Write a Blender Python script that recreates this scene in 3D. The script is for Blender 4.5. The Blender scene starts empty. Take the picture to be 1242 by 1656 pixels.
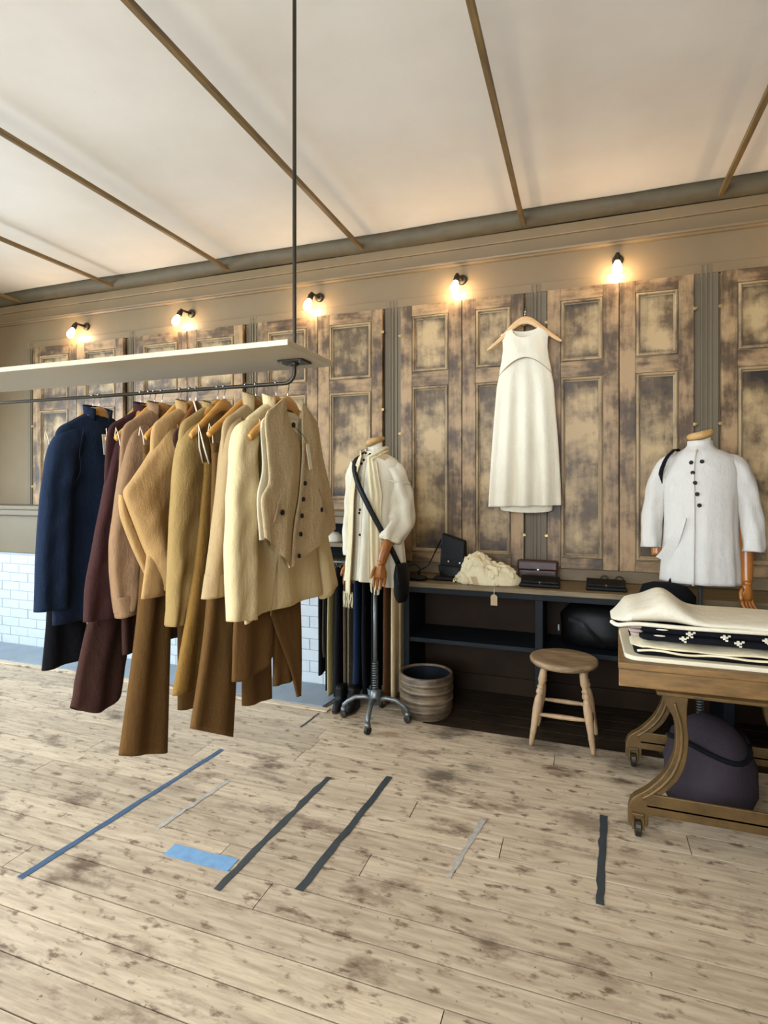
import bpy, math, random
from mathutils import Vector, Matrix
random.seed(7)
PI = math.pi; sin = math.sin; cos = math.cos
scene = bpy.context.scene
COL = scene.collection

# ------------------------------------------------------------------ camera, world, lights, exposure
TH = math.radians(19.67)
cam = bpy.data.cameras.new('camera'); camo = bpy.data.objects.new('camera', cam); COL.objects.link(camo)
camo.location = (0, 0, 1.5); camo.rotation_euler = (PI/2, 0, TH)
cam.sensor_fit = 'HORIZONTAL'; cam.sensor_width = 36; cam.lens = 909/1242*36
cam.shift_y = -44/1242; cam.clip_start = .05; cam.clip_end = 60
scene.camera = camo
w = bpy.data.worlds.new('world'); scene.world = w; w.use_nodes = True
w.node_tree.nodes['Background'].inputs[0].default_value = (.70, .84, 1, 1)
w.node_tree.nodes['Background'].inputs[1].default_value = 1.0
def area(name, loc, rot, sx, sy, e, col):
    l = bpy.data.lights.new(name, 'AREA'); l.shape = 'RECTANGLE'; l.size = sx; l.size_y = sy; l.energy = e; l.color = col
    o = bpy.data.objects.new(name, l); COL.objects.link(o); o.location = loc; o.rotation_euler = rot
    return o
DAY = (.82, .90, 1.0)
# daylight entering through the two shop windows (behind the camera and in the left wall)
area('daylight_front_window', (-1.5, -2.30, 1.75), (math.radians(62), 0, 0), 3.8, 2.5, 285, DAY)
area('daylight_side_window', (-6.25, 1.2, 1.75), (math.radians(60), 0, -PI/2), 3.4, 2.5, 230, (.66, .83, 1.0))
BULB = 85.0
scene.view_settings.view_transform = 'Standard'; scene.view_settings.look = 'None'
scene.view_settings.gamma = 1; scene.view_settings.use_curve_mapping = False
scene.view_settings.exposure = 0.70

# ------------------------------------------------------------------ helpers
def hexl(h):
    h = h.lstrip('#'); r = []
    for i in (0, 2, 4):
        c = int(h[i:i+2], 16)/255
        r.append(c/12.92 if c <= .04045 else ((c+.055)/1.055)**2.4)
    return (*r, 1)
class NT:
    def __init__(s, name):
        s.m = bpy.data.materials.new(name); s.m.use_nodes = True; s.t = s.m.node_tree; s.b = s.t.nodes['Principled BSDF']
    def n(s, typ, **kw):
        n = s.t.nodes.new(typ)
        for k, v in kw.items():
            if k.startswith('_'): setattr(n, k[1:], v)
            else: n.inputs[k.replace('__', ' ')].default_value = v
        return n
    def l(s, a, b): s.t.links.new(a, b)
    def coord(s, kind='Object', scale=(1, 1, 1)):
        tc = s.n('ShaderNodeTexCoord'); mp = s.n('ShaderNodeMapping'); mp.inputs['Scale'].default_value = scale
        s.l(tc.outputs[kind], mp.inputs['Vector'])
        oi = s.n('ShaderNodeObjectInfo'); mu = s.n('ShaderNodeMath', _operation='MULTIPLY'); mu.inputs[1].default_value = 37.0
        s.l(oi.outputs['Random'], mu.inputs[0]); s.l(mu.outputs[0], mp.inputs['Location'])
        return mp.outputs[0]
    def noise(s, vec, sc, det=4, rough=.6):
        n = s.n('ShaderNodeTexNoise', Scale=sc, Detail=det, Roughness=rough); s.l(vec, n.inputs['Vector']); return n.outputs['Fac']
    def ramp(s, fac, stops):
        r = s.n('ShaderNodeValToRGB'); e = r.color_ramp.elements
        while len(e) < len(stops): e.new(.5)
        for i, (p, c) in enumerate(stops):
            e[i].position = p; e[i].color = c if len(c) == 4 else (*c, 1)
        s.l(fac, r.inputs[0]); return r.outputs[0]
    def mix(s, fac, a, b, mode='MIX'):
        m = s.n('ShaderNodeMix', _data_type='RGBA', _blend_type=mode)
        for sock, v in ((m.inputs[0], fac), (m.inputs[6], a), (m.inputs[7], b)):
            if isinstance(v, (int, float)): sock.default_value = v
            elif isinstance(v, tuple): sock.default_value = v
            else: s.l(v, sock)
        return m.outputs[2]
    def bump(s, h, st, dist=.01):
        b = s.n('ShaderNodeBump', Strength=st, Distance=dist); s.l(h, b.inputs['Height']); s.l(b.outputs[0], s.b.inputs['Normal'])
    def base(s, c):
        if isinstance(c, tuple): s.b.inputs['Base Color'].default_value = c
        else: s.l(c, s.b.inputs['Base Color'])
def sc_(c, k): return tuple(min(1, x*k) for x in c[:3])+(1,)
def plain(name, hx, rough=.6, metal=0, var=.12, scale=8, bump=.0, spec=.5):
    t = NT(name); c = hexl(hx); v = t.coord(); n = t.noise(v, scale)
    t.base(t.ramp(n, [(.3, sc_(c, 1-var)), (.7, sc_(c, 1+var))]))
    t.b.inputs['Roughness'].default_value = rough; t.b.inputs['Metallic'].default_value = metal
    if bump: t.bump(n, bump)
    t.b.inputs['Specular IOR Level'].default_value = spec
    return t.m
def fabric(name, hx, var=.10, weave=700, coarse=False):
    t = NT(name); c = hexl(hx); v = t.coord(); n = t.noise(v, 5, 3)
    col = t.ramp(n, [(.3, sc_(c, 1-var)), (.7, sc_(c, 1+var))])
    f = t.noise(v, 260 if coarse else 420, 2)
    k = .30 if coarse else .12
    col = t.mix(k, col, t.ramp(f, [(.35, sc_(c, .55)), (.65, sc_(c, 1.5))]))
    t.base(col); t.b.inputs['Roughness'].default_value = .92
    t.b.inputs['Sheen Weight'].default_value = .0; t.b.inputs['Specular IOR Level'].default_value = .15
    n2 = t.noise(t.coord('Object', (1.6, 1.6, .8)), 11, 4, .62); ad = t.n('ShaderNodeMath', _operation='ADD'); t.l(n2, ad.inputs[0])
    m2 = t.n('ShaderNodeMath', _operation='MULTIPLY'); m2.inputs[1].default_value = .16; t.l(f, m2.inputs[0]); t.l(m2.outputs[0], ad.inputs[1])
    t.bump(ad.outputs[0], .42, .022)
    return t.m
def wood(name, dark, light, axis=0, rough=.55, scale=4, stretch=10, bump=.15):
    t = NT(name); s = [stretch]*3; s[axis] = 1; v = t.coord('Object', tuple(s))
    n = t.noise(v, scale, 6, .65); n2 = t.noise(t.coord(), 3, 3)
    c = t.ramp(n, [(.32, hexl(dark)), (.66, hexl(light))])
    t.base(t.mix(.35, c, t.ramp(n2, [(.3, hexl(dark)), (.7, hexl(light))])))
    t.b.inputs['Roughness'].default_value = rough; t.bump(n, bump, .004)
    return t.m
def distressed(name, dark, mid, light, vert=True, centre=False, lo=.40, hi=.62):
    """old paint rubbed back to bare timber in blotches and streaks"""
    t = NT(name); v = t.coord('Object', (1, 1, 1)); st = t.coord('Object', (9, 9, 1.2) if vert else (1.2, 9, 9))
    a = t.noise(v, 4.2, 6, .58); b = t.noise(st, 3.5, 5, .6); b2 = t.noise(v, 14, 5, .65)
    ad = t.n('ShaderNodeMath', _operation='MULTIPLY_ADD'); t.l(b, ad.inputs[0]); ad.inputs[1].default_value = .22 if centre else .45; t.l(a, ad.inputs[2])
    ad2 = t.n('ShaderNodeMath', _operation='MULTIPLY_ADD'); t.l(b2, ad2.inputs[0]); ad2.inputs[1].default_value = .25; t.l(ad.outputs[0], ad2.inputs[2])
    f = ad2.outputs[0]
    if centre: lo -= .085; hi -= .09
    if centre:   # panel faces were sanded in the middle and left painted along the mouldings
        g = t.n('ShaderNodeTexCoord'); sp = t.n('ShaderNodeSeparateXYZ'); t.l(g.outputs['Generated'], sp.inputs[0])
        def hump(o):
            m = t.n('ShaderNodeMath', _operation='SUBTRACT'); t.l(o, m.inputs[0]); m.inputs[1].default_value = .5
            q = t.n('ShaderNodeMath', _operation='ABSOLUTE'); t.l(m.outputs[0], q.inputs[0])
            r = t.n('ShaderNodeMapRange', _interpolation_type='SMOOTHSTEP'); t.l(q.outputs[0], r.inputs[0])
            r.inputs[1].default_value = .34; r.inputs[2].default_value = .50; r.inputs[3].default_value = 0; r.inputs[4].default_value = -.22
            return r.outputs[0]
        x = t.n('ShaderNodeMath', _operation='ADD'); t.l(hump(sp.outputs[0]), x.inputs[0]); t.l(f, x.inputs[1])
        y = t.n('ShaderNodeMath', _operation='ADD'); t.l(hump(sp.outputs[2]), y.inputs[0]); t.l(x.outputs[0], y.inputs[1]); f = y.outputs[0]
    t.base(t.ramp(f, [(lo+.17, hexl(dark)), (.5*(lo+hi)+.24, hexl(mid)), (hi+.34, hexl(light))]))
    t.b.inputs['Roughness'].default_value = .5; t.bump(f, .12, .004)
    return t.m

class M:
    def __init__(s): s.v = []; s.f = []
    def add(s, vs, fs):
        k = len(s.v); s.v += [tuple(p) for p in vs]; s.f += [tuple(k+i for i in f) for f in fs]; return s
    def box(s, x0, x1, y0, y1, z0, z1):
        return s.add([(x0,y0,z0),(x1,y0,z0),(x1,y1,z0),(x0,y1,z0),(x0,y0,z1),(x1,y0,z1),(x1,y1,z1),(x0,y1,z1)],
                     [(0,3,2,1),(4,5,6,7),(0,1,5,4),(1,2,6,5),(2,3,7,6),(3,0,4,7)])
    def prism(s, poly, y0, y1):            # polygon in (x,z) extruded along y
        n = len(poly)
        return s.add([(x, y0, z) for x, z in poly]+[(x, y1, z) for x, z in poly],
                     [tuple(range(n)), tuple(range(2*n-1, n-1, -1))]+[(i, i+n, (i+1) % n+n, (i+1) % n) for i in range(n)])
    def prismz(s, poly, z0, z1):           # polygon in (x,y) extruded along z
        n = len(poly)
        return s.add([(x, y, z0) for x, y in poly]+[(x, y, z1) for x, y in poly],
                     [tuple(range(n-1, -1, -1)), tuple(range(n, 2*n))]+[(i, (i+1) % n, (i+1) % n+n, i+n) for i in range(n)])
    def rings(s, rings, cap0=True, cap1=True, closed=True):
        n = len(rings[0]); vs = [p for r in rings for p in r]; fs = []
        for i in range(len(rings)-1):
            for j in range(n if closed else n-1):
                k = (j+1) % n; fs.append((i*n+j, i*n+k, (i+1)*n+k, (i+1)*n+j))
        if cap0: fs.append(tuple(range(n-1, -1, -1)))
        if cap1: b = (len(rings)-1)*n; fs.append(tuple(range(b, b+n)))
        return s.add(vs, fs)
    def tube(s, path, r, seg=8, cap=True, flat=None):
        path = [Vector(p) for p in path]; n = len(path); rs = r if isinstance(r, (list, tuple)) else [r]*n
        rg = []; up = None
        for i, p in enumerate(path):
            t = (path[min(i+1, n-1)]-path[max(i-1, 0)]).normalized()
            if up is None:
                up = Vector((0, 0, 1)) if abs(t.z) < .9 else Vector((0, 1, 0))
            a = t.cross(up).normalized(); b = a.cross(t).normalized(); up = b
            f = flat or 1
            rg.append([p+a*(cos(2*PI*k/seg)*rs[i])+b*(sin(2*PI*k/seg)*rs[i]*f) for k in range(seg)])
        return s.rings(rg, cap, cap)
    def lathe(s, prof, c=(0, 0, 0), seg=24, rx=1, ry=1, cap0=True, cap1=True):
        return s.rings([[(c[0]+cos(2*PI*k/seg)*r*rx, c[1]+sin(2*PI*k/seg)*r*ry, c[2]+z) for k in range(seg)] for r, z in prof], cap0, cap1)
    def disc(s, c, nrm, r, th, seg=12):
        nrm = Vector(nrm).normalized(); c = Vector(c)
        return s.tube([c-nrm*th/2, c+nrm*th/2], r, seg)
    def ball(s, c, rx, ry, rz, seg=16, nr=9):
        return s.lathe([(max(.001, sin(PI*i/nr)), -cos(PI*i/nr)) for i in range(nr+1)], (0, 0, 0), seg).xform_last(seg*(nr+1), lambda p: (c[0]+p[0]*rx, c[1]+p[1]*ry, c[2]+p[2]*rz))
    def xform_last(s, n, fn):
        k = len(s.v)-n
        for i in range(k, len(s.v)): s.v[i] = tuple(fn(s.v[i]))
        return s
    def xform(s, fn): return s.xform_last(len(s.v), fn)
def cat(pts, n):
    """Catmull-Rom resample of a list of tuples"""
    m = len(pts); out = []
    if m == 1: return [pts[0]]*(n+1)
    for i in range(n+1):
        x = i/n*(m-1); k = min(int(x), m-2); t = x-k
        p0 = pts[max(k-1, 0)]; p1 = pts[k]; p2 = pts[k+1]; p3 = pts[min(k+2, m-1)]
        out.append(tuple(.5*((2*b)+(-a+c)*t+(2*a-5*b+4*c-d)*t*t+(-a+3*b-3*c+d)*t**3) for a, b, c, d in zip(p0, p1, p2, p3)))
    return out
def rib(L, R, T, x0=0, y0=0, nz=26, ns=28, fold=0, ff=3, seed=0, fpow=1, skew=0, cap=False, crumple=0):
    """cloth tube hanging in the (y,z) plane: left and right outlines, thickness along x"""
    m = M(); T = [(t,) for t in (T if isinstance(T, (list, tuple)) else [T, T])]
    L = cat(L, nz); R = cat(R, nz); T = cat(T, nz); ph = seed*1.7; rg = []
    for i in range(nz+1):
        t = i/nz; ring = []
        for j in range(ns):
            a = 2*PI*j/ns; c = (cos(a)+1)/2; q = sin(a); q = math.copysign(abs(q)**.75, q)
            y = L[i][0]+(R[i][0]-L[i][0])*c; z = L[i][1]+(R[i][1]-L[i][1])*c
            n = max(.0015, T[i][0])*q
            edge = 1-abs(2*c-1)**3
            n += fold*(t**fpow)*sin(ff*PI*c+ph+.9*sin(2.2*t+ph))*(.35+.65*edge)
            if crumple: n += crumple*(sin(29*z+21*y+ph+1.5*sin(11*z+ph))*sin(23*y-9*z+ph*2)+.5*sin(55*z-38*y+ph+2*sin(17*y)))*edge
            ring.append((x0+n+skew*(y), y0+y, z))
        rg.append(ring)
    return m.rings(rg, cap, cap)

def thing(name, label, cat_, loc=(0, 0, 0), rz=0, group=None, kind=None):
    o = bpy.data.objects.new(name, None); COL.objects.link(o); o.location = loc; o.rotation_euler = (0, 0, rz); o.empty_display_size = .05
    tag(o, label, cat_, group, kind); return o
def tag(o, label=None, cat_=None, group=None, kind=None):
    if label: o['label'] = label
    if cat_: o['category'] = cat_
    if group: o['group'] = group
    if kind: o['kind'] = kind
    return o
def wloc(o):
    v = Vector((0, 0, 0))
    while o: v += Vector(o.location); o = o.parent
    return v
def ob(name, m, mat, parent=None, smooth=False, bevel=0, solid=0, sub=0, local=False, label=None, mesh=None, loc=None):
    """one mesh object; vertices are given in world coordinates unless local"""
    if mesh is None:
        vs = [Vector(p) for p in m.v]
        if parent is not None:
            off = Vector((0, 0, 0)) if local else wloc(parent); base = Vector((0, 0, 0))
        else:
            lo = [min(v[i] for v in vs) for i in range(3)]; hi = [max(v[i] for v in vs) for i in range(3)]
            base = off = Vector(((lo[0]+hi[0])/2, (lo[1]+hi[1])/2, lo[2]))
        me = bpy.data.meshes.new(name); me.from_pydata([tuple(v-off) for v in vs], [], m.f); me.update()
        if smooth:
            me.polygons.foreach_set('use_smooth', [True]*len(me.polygons))
        me.materials.append(mat)
    else: me = mesh; base = Vector(loc or (0, 0, 0))
    o = bpy.data.objects.new(name, me); COL.objects.link(o); o.location = base
    if parent is not None: o.parent = parent
    if bevel:
        b = o.modifiers.new('b', 'BEVEL'); b.width = bevel; b.segments = 2; b.limit_method = 'ANGLE'; b.angle_limit = .7
    if sub: q = o.modifiers.new('s', 'SUBSURF'); q.levels = sub; q.render_levels = sub
    if solid: q = o.modifiers.new('t', 'SOLIDIFY'); q.thickness = solid; q.offset = 0
    if label: o['label'] = label
    return o
def struct(name, m, mat, label, cat_, **k):
    return tag(ob(name, m, mat, **k), label, cat_, kind='structure')
def copy_tree(o, parent=None):
    c = o.copy(); COL.objects.link(c); c.parent = parent
    for ch in [x for x in o.children]: copy_tree(ch, c)
    return c

# ------------------------------------------------------------------ materials
m_wall = plain('taupe_paint', '#776447', .6, var=.05, scale=3)
m_wall2 = plain('grey_green_paint', '#6b5d44', .55, var=.05, scale=3)
m_trim = plain('taupe_gloss', '#7a6648', .45, var=.05, scale=3)
def ceil_mat():
    t = NT('ceiling_plaster'); v = t.coord(); a = t.noise(v, 1.3, 4); s = t.noise(v, 60, 2, .5)
    c = t.ramp(a, [(.3, hexl('#b9b4aa')), (.7, hexl('#c4c0b7'))])
    spots = t.ramp(s, [(.20, (0, 0, 0)), (.225, (1, 1, 1))])
    mask = t.ramp(t.noise(v, 2.0, 2), [(.60, (1, 1, 1)), (.63, (0, 0, 0))])
    c = t.mix(1, c, t.mix(1, t.mix(1, spots, mask, 'LIGHTEN'), (.35, .30, .25, 1), 'ADD'), 'MULTIPLY')
    t.base(c); t.b.inputs['Roughness'].default_value = .8; t.bump(t.noise(v, 9, 4), .15, .01); return t.m
m_ceil = ceil_mat()
m_pipe = plain('cove_grey', '#554b36', .65, var=.18, scale=9, bump=.2)
m_batten = wood('ceiling_batten_wood', '#4a3a22', '#8a6d40', 1)
def floor_mat(name, a, b, stain, amount):
    t = NT(name); g = t.n('ShaderNodeNewGeometry'); pos = g.outputs['Position']
    v = t.coord('Object', (1, 9, 9)); n = t.noise(v, 5, 7, .65)
    oi = t.n('ShaderNodeObjectInfo')
    c = t.ramp(n, [(.28, hexl(a)), (.62, hexl(b))])
    tint = t.ramp(oi.outputs['Random'], [(0, (.80, .78, .75)), (1, (1.05, 1.03, 1.0))])
    c = t.mix(1, c, tint, 'MULTIPLY')
    mp = t.n('ShaderNodeMapping'); mp.inputs['Scale'].default_value = (1, 2.2, 1); t.l(pos, mp.inputs[0])
    s1 = t.noise(mp.outputs[0], 2.3, 6, .66); s2 = t.noise(mp.outputs[0], 11, 4, .6); s3 = t.noise(pos, 45, 2)
    k1 = t.ramp(s1, [(.56, (0, 0, 0)), (.68, (1, 1, 1))]); k2 = t.ramp(s2, [(.57, (0, 0, 0)), (.67, (1, 1, 1))]); k3 = t.ramp(s3, [(.70, (0, 0, 0)), (.74, (1, 1, 1))])
    def sc(k, f):
        m = t.n('ShaderNodeMath', _operation='MULTIPLY'); t.l(k, m.inputs[0]); m.inputs[1].default_value = f; return m.outputs[0]
    c = t.mix(sc(k1, amount), c, hexl(stain)); c = t.mix(sc(k2, amount*.9), c, hexl(stain)); c = t.mix(sc(k3, .7), c, hexl('#3a2a1c'))
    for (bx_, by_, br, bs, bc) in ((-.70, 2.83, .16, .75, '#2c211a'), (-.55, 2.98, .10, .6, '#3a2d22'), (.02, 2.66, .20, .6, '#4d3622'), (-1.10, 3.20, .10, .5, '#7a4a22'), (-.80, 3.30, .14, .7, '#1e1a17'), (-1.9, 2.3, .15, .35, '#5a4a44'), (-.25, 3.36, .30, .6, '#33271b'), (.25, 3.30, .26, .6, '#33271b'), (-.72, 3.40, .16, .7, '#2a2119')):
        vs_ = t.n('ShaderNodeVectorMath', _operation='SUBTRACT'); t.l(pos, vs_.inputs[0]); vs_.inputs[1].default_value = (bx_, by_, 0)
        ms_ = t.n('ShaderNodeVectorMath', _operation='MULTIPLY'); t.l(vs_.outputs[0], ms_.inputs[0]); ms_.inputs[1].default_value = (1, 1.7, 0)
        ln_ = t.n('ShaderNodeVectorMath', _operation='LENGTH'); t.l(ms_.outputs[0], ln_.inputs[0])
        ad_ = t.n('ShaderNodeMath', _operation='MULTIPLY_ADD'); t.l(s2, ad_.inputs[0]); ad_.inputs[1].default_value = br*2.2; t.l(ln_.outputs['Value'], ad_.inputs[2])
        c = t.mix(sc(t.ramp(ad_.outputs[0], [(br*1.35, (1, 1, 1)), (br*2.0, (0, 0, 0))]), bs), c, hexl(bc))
    t.base(c); t.b.inputs['Roughness'].default_value = .5
    t.bump(n, .18, .004); return t.m
m_plank = floor_mat('scrubbed_pine', '#9c8870', '#c9b69a', '#57402c', .9)
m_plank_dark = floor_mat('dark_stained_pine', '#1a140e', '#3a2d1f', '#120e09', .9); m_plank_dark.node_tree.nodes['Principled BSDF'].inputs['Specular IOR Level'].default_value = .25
m_tape = plain('blue_black_tape', '#33393b', .5, var=.2, scale=20)
m_tape_b = plain('blue_tape', '#33506a', .5, var=.2, scale=20)
m_tape_l = plain('pale_blue_tape', '#6f95b5', .5, var=.15, scale=20)
m_tape_w = plain('worn_white_tape', '#a39c90', .7, var=.2, scale=40)
m_panel = distressed('rubbed_panel', '#261a0e', '#5d482a', '#b5986a', True, True, .36, .60)
m_stile = distressed('rubbed_stile', '#251a0e', '#574024', '#a5845a', True, False, .40, .64)
m_rail = distressed('rubbed_rail', '#251a0e', '#574024', '#a5845a', False, False, .40, .64)
m_mould = distressed('rubbed_moulding', '#2a1f15', '#63503a', '#a08862', True, False, .30, .56)
m_brass = plain('old_brass', '#b59b63', .4, .8)
m_iron = plain('dark_iron', '#3b352a', .45, .7, .15, 20)
m_steel = plain('galvanised_steel', '#6a6e6c', .42, .75, .15, 25)
m_chrome = plain('bright_wire', '#c9c9c6', .25, 1, .03)
m_hang = wood('beech_hanger', '#a87230', '#cf9a50', 1, .4, 5, 8, .05)
m_hang_d = wood('walnut_hanger', '#5a3216', '#8a5226', 1, .4, 5, 8, .05)
m_hang_l = wood('pale_hanger', '#c79b67', '#dcb480', 0, .45, 5, 8, .05)
m_shelf = plain('cream_gloss_board', '#b5a98c', .35, var=.04, scale=2)
m_black = plain('black_leather', '#080706', .5, var=.3, scale=30, bump=.1, spec=.22)
m_blackc = fabric('black_cloth', '#0e0e10')
m_brownl = plain('brown_leather', '#3c2016', .35, var=.25, scale=20, bump=.1)
m_bench = plain('blue_black_paint', '#10161a', .55, var=.25, scale=6, spec=.2)
m_bench_in = plain('dark_umber_paint', '#261809', .6, var=.3, scale=4, spec=.15)
m_bench_top = wood('worn_bench_top', '#4a3d28', '#86714a', 0, .5, 5, 10)
m_stool = wood('bare_elm', '#7d6244', '#b3926a', 2, .6, 6, 8, .2)
m_stool_top = wood('worn_elm_seat', '#5d4a33', '#a98c66', 0, .6, 7, 5, .3)
m_table = wood('workbench_wood', '#4f3616', '#8f6b38', 0, .5, 6, 6, .25)
m_cast = plain('ochre_cast_iron', '#5a431f', .5, .35, .3, 14, .1)
m_white = fabric('white_cotton', '#dad0b8', .04)
m_white2 = fabric('white_jacket_cloth', '#c4beb4', .04)
m_cream_scarf = fabric('cream_scarf', '#e3d5b0', .05)
m_dress = fabric('ivory_silk', '#e4dac2', .04)
m_btn = plain('black_button', '#120d0a', .6, spec=.2)
m_paper = plain('cream_card', '#d8ccae', .7, var=.04)
m_kraft = plain('kraft_card', '#b39a76', .7, var=.05)
m_woodarm = wood('varnished_arm_wood', '#7a4416', '#b87430', 2, .3, 4, 8, .05)
m_capwood = wood('neck_cap_wood', '#96703c', '#c49b5e', 0, .45, 4, 6, .05)
m_brickw = plain('white_painted_brick', '#b4babc', .55, var=.05, scale=12, bump=.25)
m_mortar = plain('white_mortar', '#8f979a', .7, var=.04)
m_hearth = plain('blue_grey_slate', '#7b858c', .5, var=.12, scale=5, bump=.1)
m_glass = NT('window_glass'); m_glass.b.inputs['Transmission Weight'].default_value = 1; m_glass.b.inputs['Roughness'].default_value = 0; m_glass = m_glass.m

# ------------------------------------------------------------------ the room
XL, XR, YB, YF, ZC = -6.5, 3.2, 4.13, -2.5, 3.42
struct('wall_back', M().box(XL, XR, YB, YB+.12, 0, ZC), m_wall, 'taupe painted rear wall behind the wooden shutters', 'wall')
struct('ceiling', M().box(XL, XR, YF, YB+.12, ZC, ZC+.1), m_ceil, 'off-white plaster ceiling crossed by thin battens', 'ceiling')
def holed(axis, at, th, lo, hi, a0, a1, z0, z1):
    m = M()
    for (p, q, s, t) in ((lo, a0, 0, ZC), (a1, hi, 0, ZC), (a0, a1, 0, z0), (a0, a1, z1, ZC)):
        if axis == 'x': m.box(at, at+th, p, q, s, t)
        else: m.box(p, q, at, at+th, s, t)
    return m
struct('wall_front', holed('y', YF-.12, .12, XL, XR, -3.5, .5, .45, 3.1), m_wall, 'taupe shop-front wall with a wide window opening', 'wall')
struct('wall_left', holed('x', XL-.12, .12, YF, YB, -.6, 3.0, .45, 3.1), m_wall, 'taupe side wall with a daylight window', 'wall')
struct('wall_right', M().box(XR, XR+.12, YF, YB, 0, ZC), m_wall, 'taupe side wall at the right', 'wall')
def window(name, label, axis, at, a0, a1, z0, z1):
    m = M(); g = M()
    n = 4
    def bx(mm, p, q, s, t, d=.03):
        if axis == 'y': mm.box(p, q, at-d, at+d, s, t)
        else: mm.box(at-d, at+d, p, q, s, t)
    for (p, q, s, t) in ((a0, a1, z0, z0+.07), (a0, a1, z1-.07, z1), (a0, a0+.07, z0, z1), (a1-.07, a1, z0, z1)): bx(m, p, q, s, t)
    for i in range(1, n): c = a0+(a1-a0)*i/n; bx(m, c-.025, c+.025, z0, z1)
    o = struct(name, m, m_wall2, label, 'window')
    for i in range(n):
        gg = M(); bx(gg, a0+(a1-a0)*i/n+.03, a0+(a1-a0)*(i+1)/n-.03, z0+.07, z1-.07, .003); ob('pane', gg, m_glass, o)
window('window_1', 'wide shop window behind the viewer', 'y', YF-.06, -3.5, .5, .45, 3.1)
window('window_2', 'tall side window giving cool daylight', 'x', XL-.06, -.6, 3.0, .45, 3.1)

# floor: sub-floor and individual planks running along the wall
fl = struct('floor', M().box(XL, XR, YF, YB, -.06, -.024), m_plank_dark, 'scrubbed pale pine floorboards, stained dark beneath the bench', 'floor')
pw = .142; y = YB; rowi = 0; rr = random.Random(3)
while y > -1.2:
    y0 = y-pw
    cuts = [XL+.01]; x = XL+rr.uniform(.4, 2.2)
    if y0 > 3.30:
        while x < -1.5: cuts.append(x); x += rr.uniform(1.8, 2.6)
        cuts.append(-.98 + rr.uniform(-.02, .02)); x = -.98+rr.uniform(1.2, 2.3)
    while x < XR-.5: cuts.append(x); x += rr.uniform(1.9, 3.0)
    cuts.append(XR-.01)
    for a, b in zip(cuts, cuts[1:]):
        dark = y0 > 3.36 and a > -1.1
        h = rr.uniform(-.0015, .0)
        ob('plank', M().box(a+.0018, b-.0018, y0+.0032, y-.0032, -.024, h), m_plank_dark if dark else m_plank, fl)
    y = y0; rowi += 1

# cornice: rounded cove, fascia boards and picture rail
m = M(); prof = [(4.13, 3.325), (4.085, 3.318), (4.045, 3.33), (4.02, 3.355), (4.012, 3.385), (4.02, 3.42), (4.13, 3.42)]
m.rings([[(x, p, q) for p, q in prof] for x in [XL+i*(XR-XL)/40 for i in range(41)]])
for i in range(len(m.v)):
    x, yy, z = m.v[i]
    if yy < 4.12: m.v[i] = (x, yy+.006*sin(x*3.1)+.004*sin(x*7.7), z+.006*sin(x*2.3+1)*(z < 3.4))
struct('trim_1', m, m_pipe, 'dark grey rounded cove where wall meets ceiling', 'cove', smooth=True)
struct('trim_2', M().box(XL, XR, 4.098, 4.13, 3.245, 3.318), m_trim, 'upper taupe fascia board below the cove', 'trim', bevel=.006)
struct('trim_3', M().box(XL, XR, 4.110, 4.13, 3.155, 3.243), m_trim, 'plain taupe frieze board above the picture rail', 'trim')
m = M().prism([(0, 0), (0, 0), (0, 0)], 0, 0); m = M()
m.rings([[(x, p, q) for p, q in ((4.13, 3.122), (4.112, 3.126), (4.105, 3.136), (4.090, 3.140), (4.088, 3.152), (4.13, 3.154))] for x in (XL, XR)])
struct('trim_4', m, m_trim, 'thin taupe picture rail running above the wall lamps', 'trim')
# ceiling battens
for i, (x, lab) in enumerate([(-5.33, 'farthest ceiling batten at the far left'), (-4.11, 'short visible ceiling batten ending above the left edge shutters'),
          (-2.865, 'brown ceiling batten between the first two wall lamps from the left'), (-1.635, 'brown ceiling batten crossing behind the steel post'),
          (-.41, 'brown ceiling batten above the hanging dress'), (.81, 'ceiling batten at the far right')]):
    o = ob('ceiling_batten', M().box(x-.015, x+.015, YF, 4.09, 3.325, 3.352), m_batten, bevel=.003)
    tag(o, lab, 'batten', 'ceiling battens')

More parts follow.
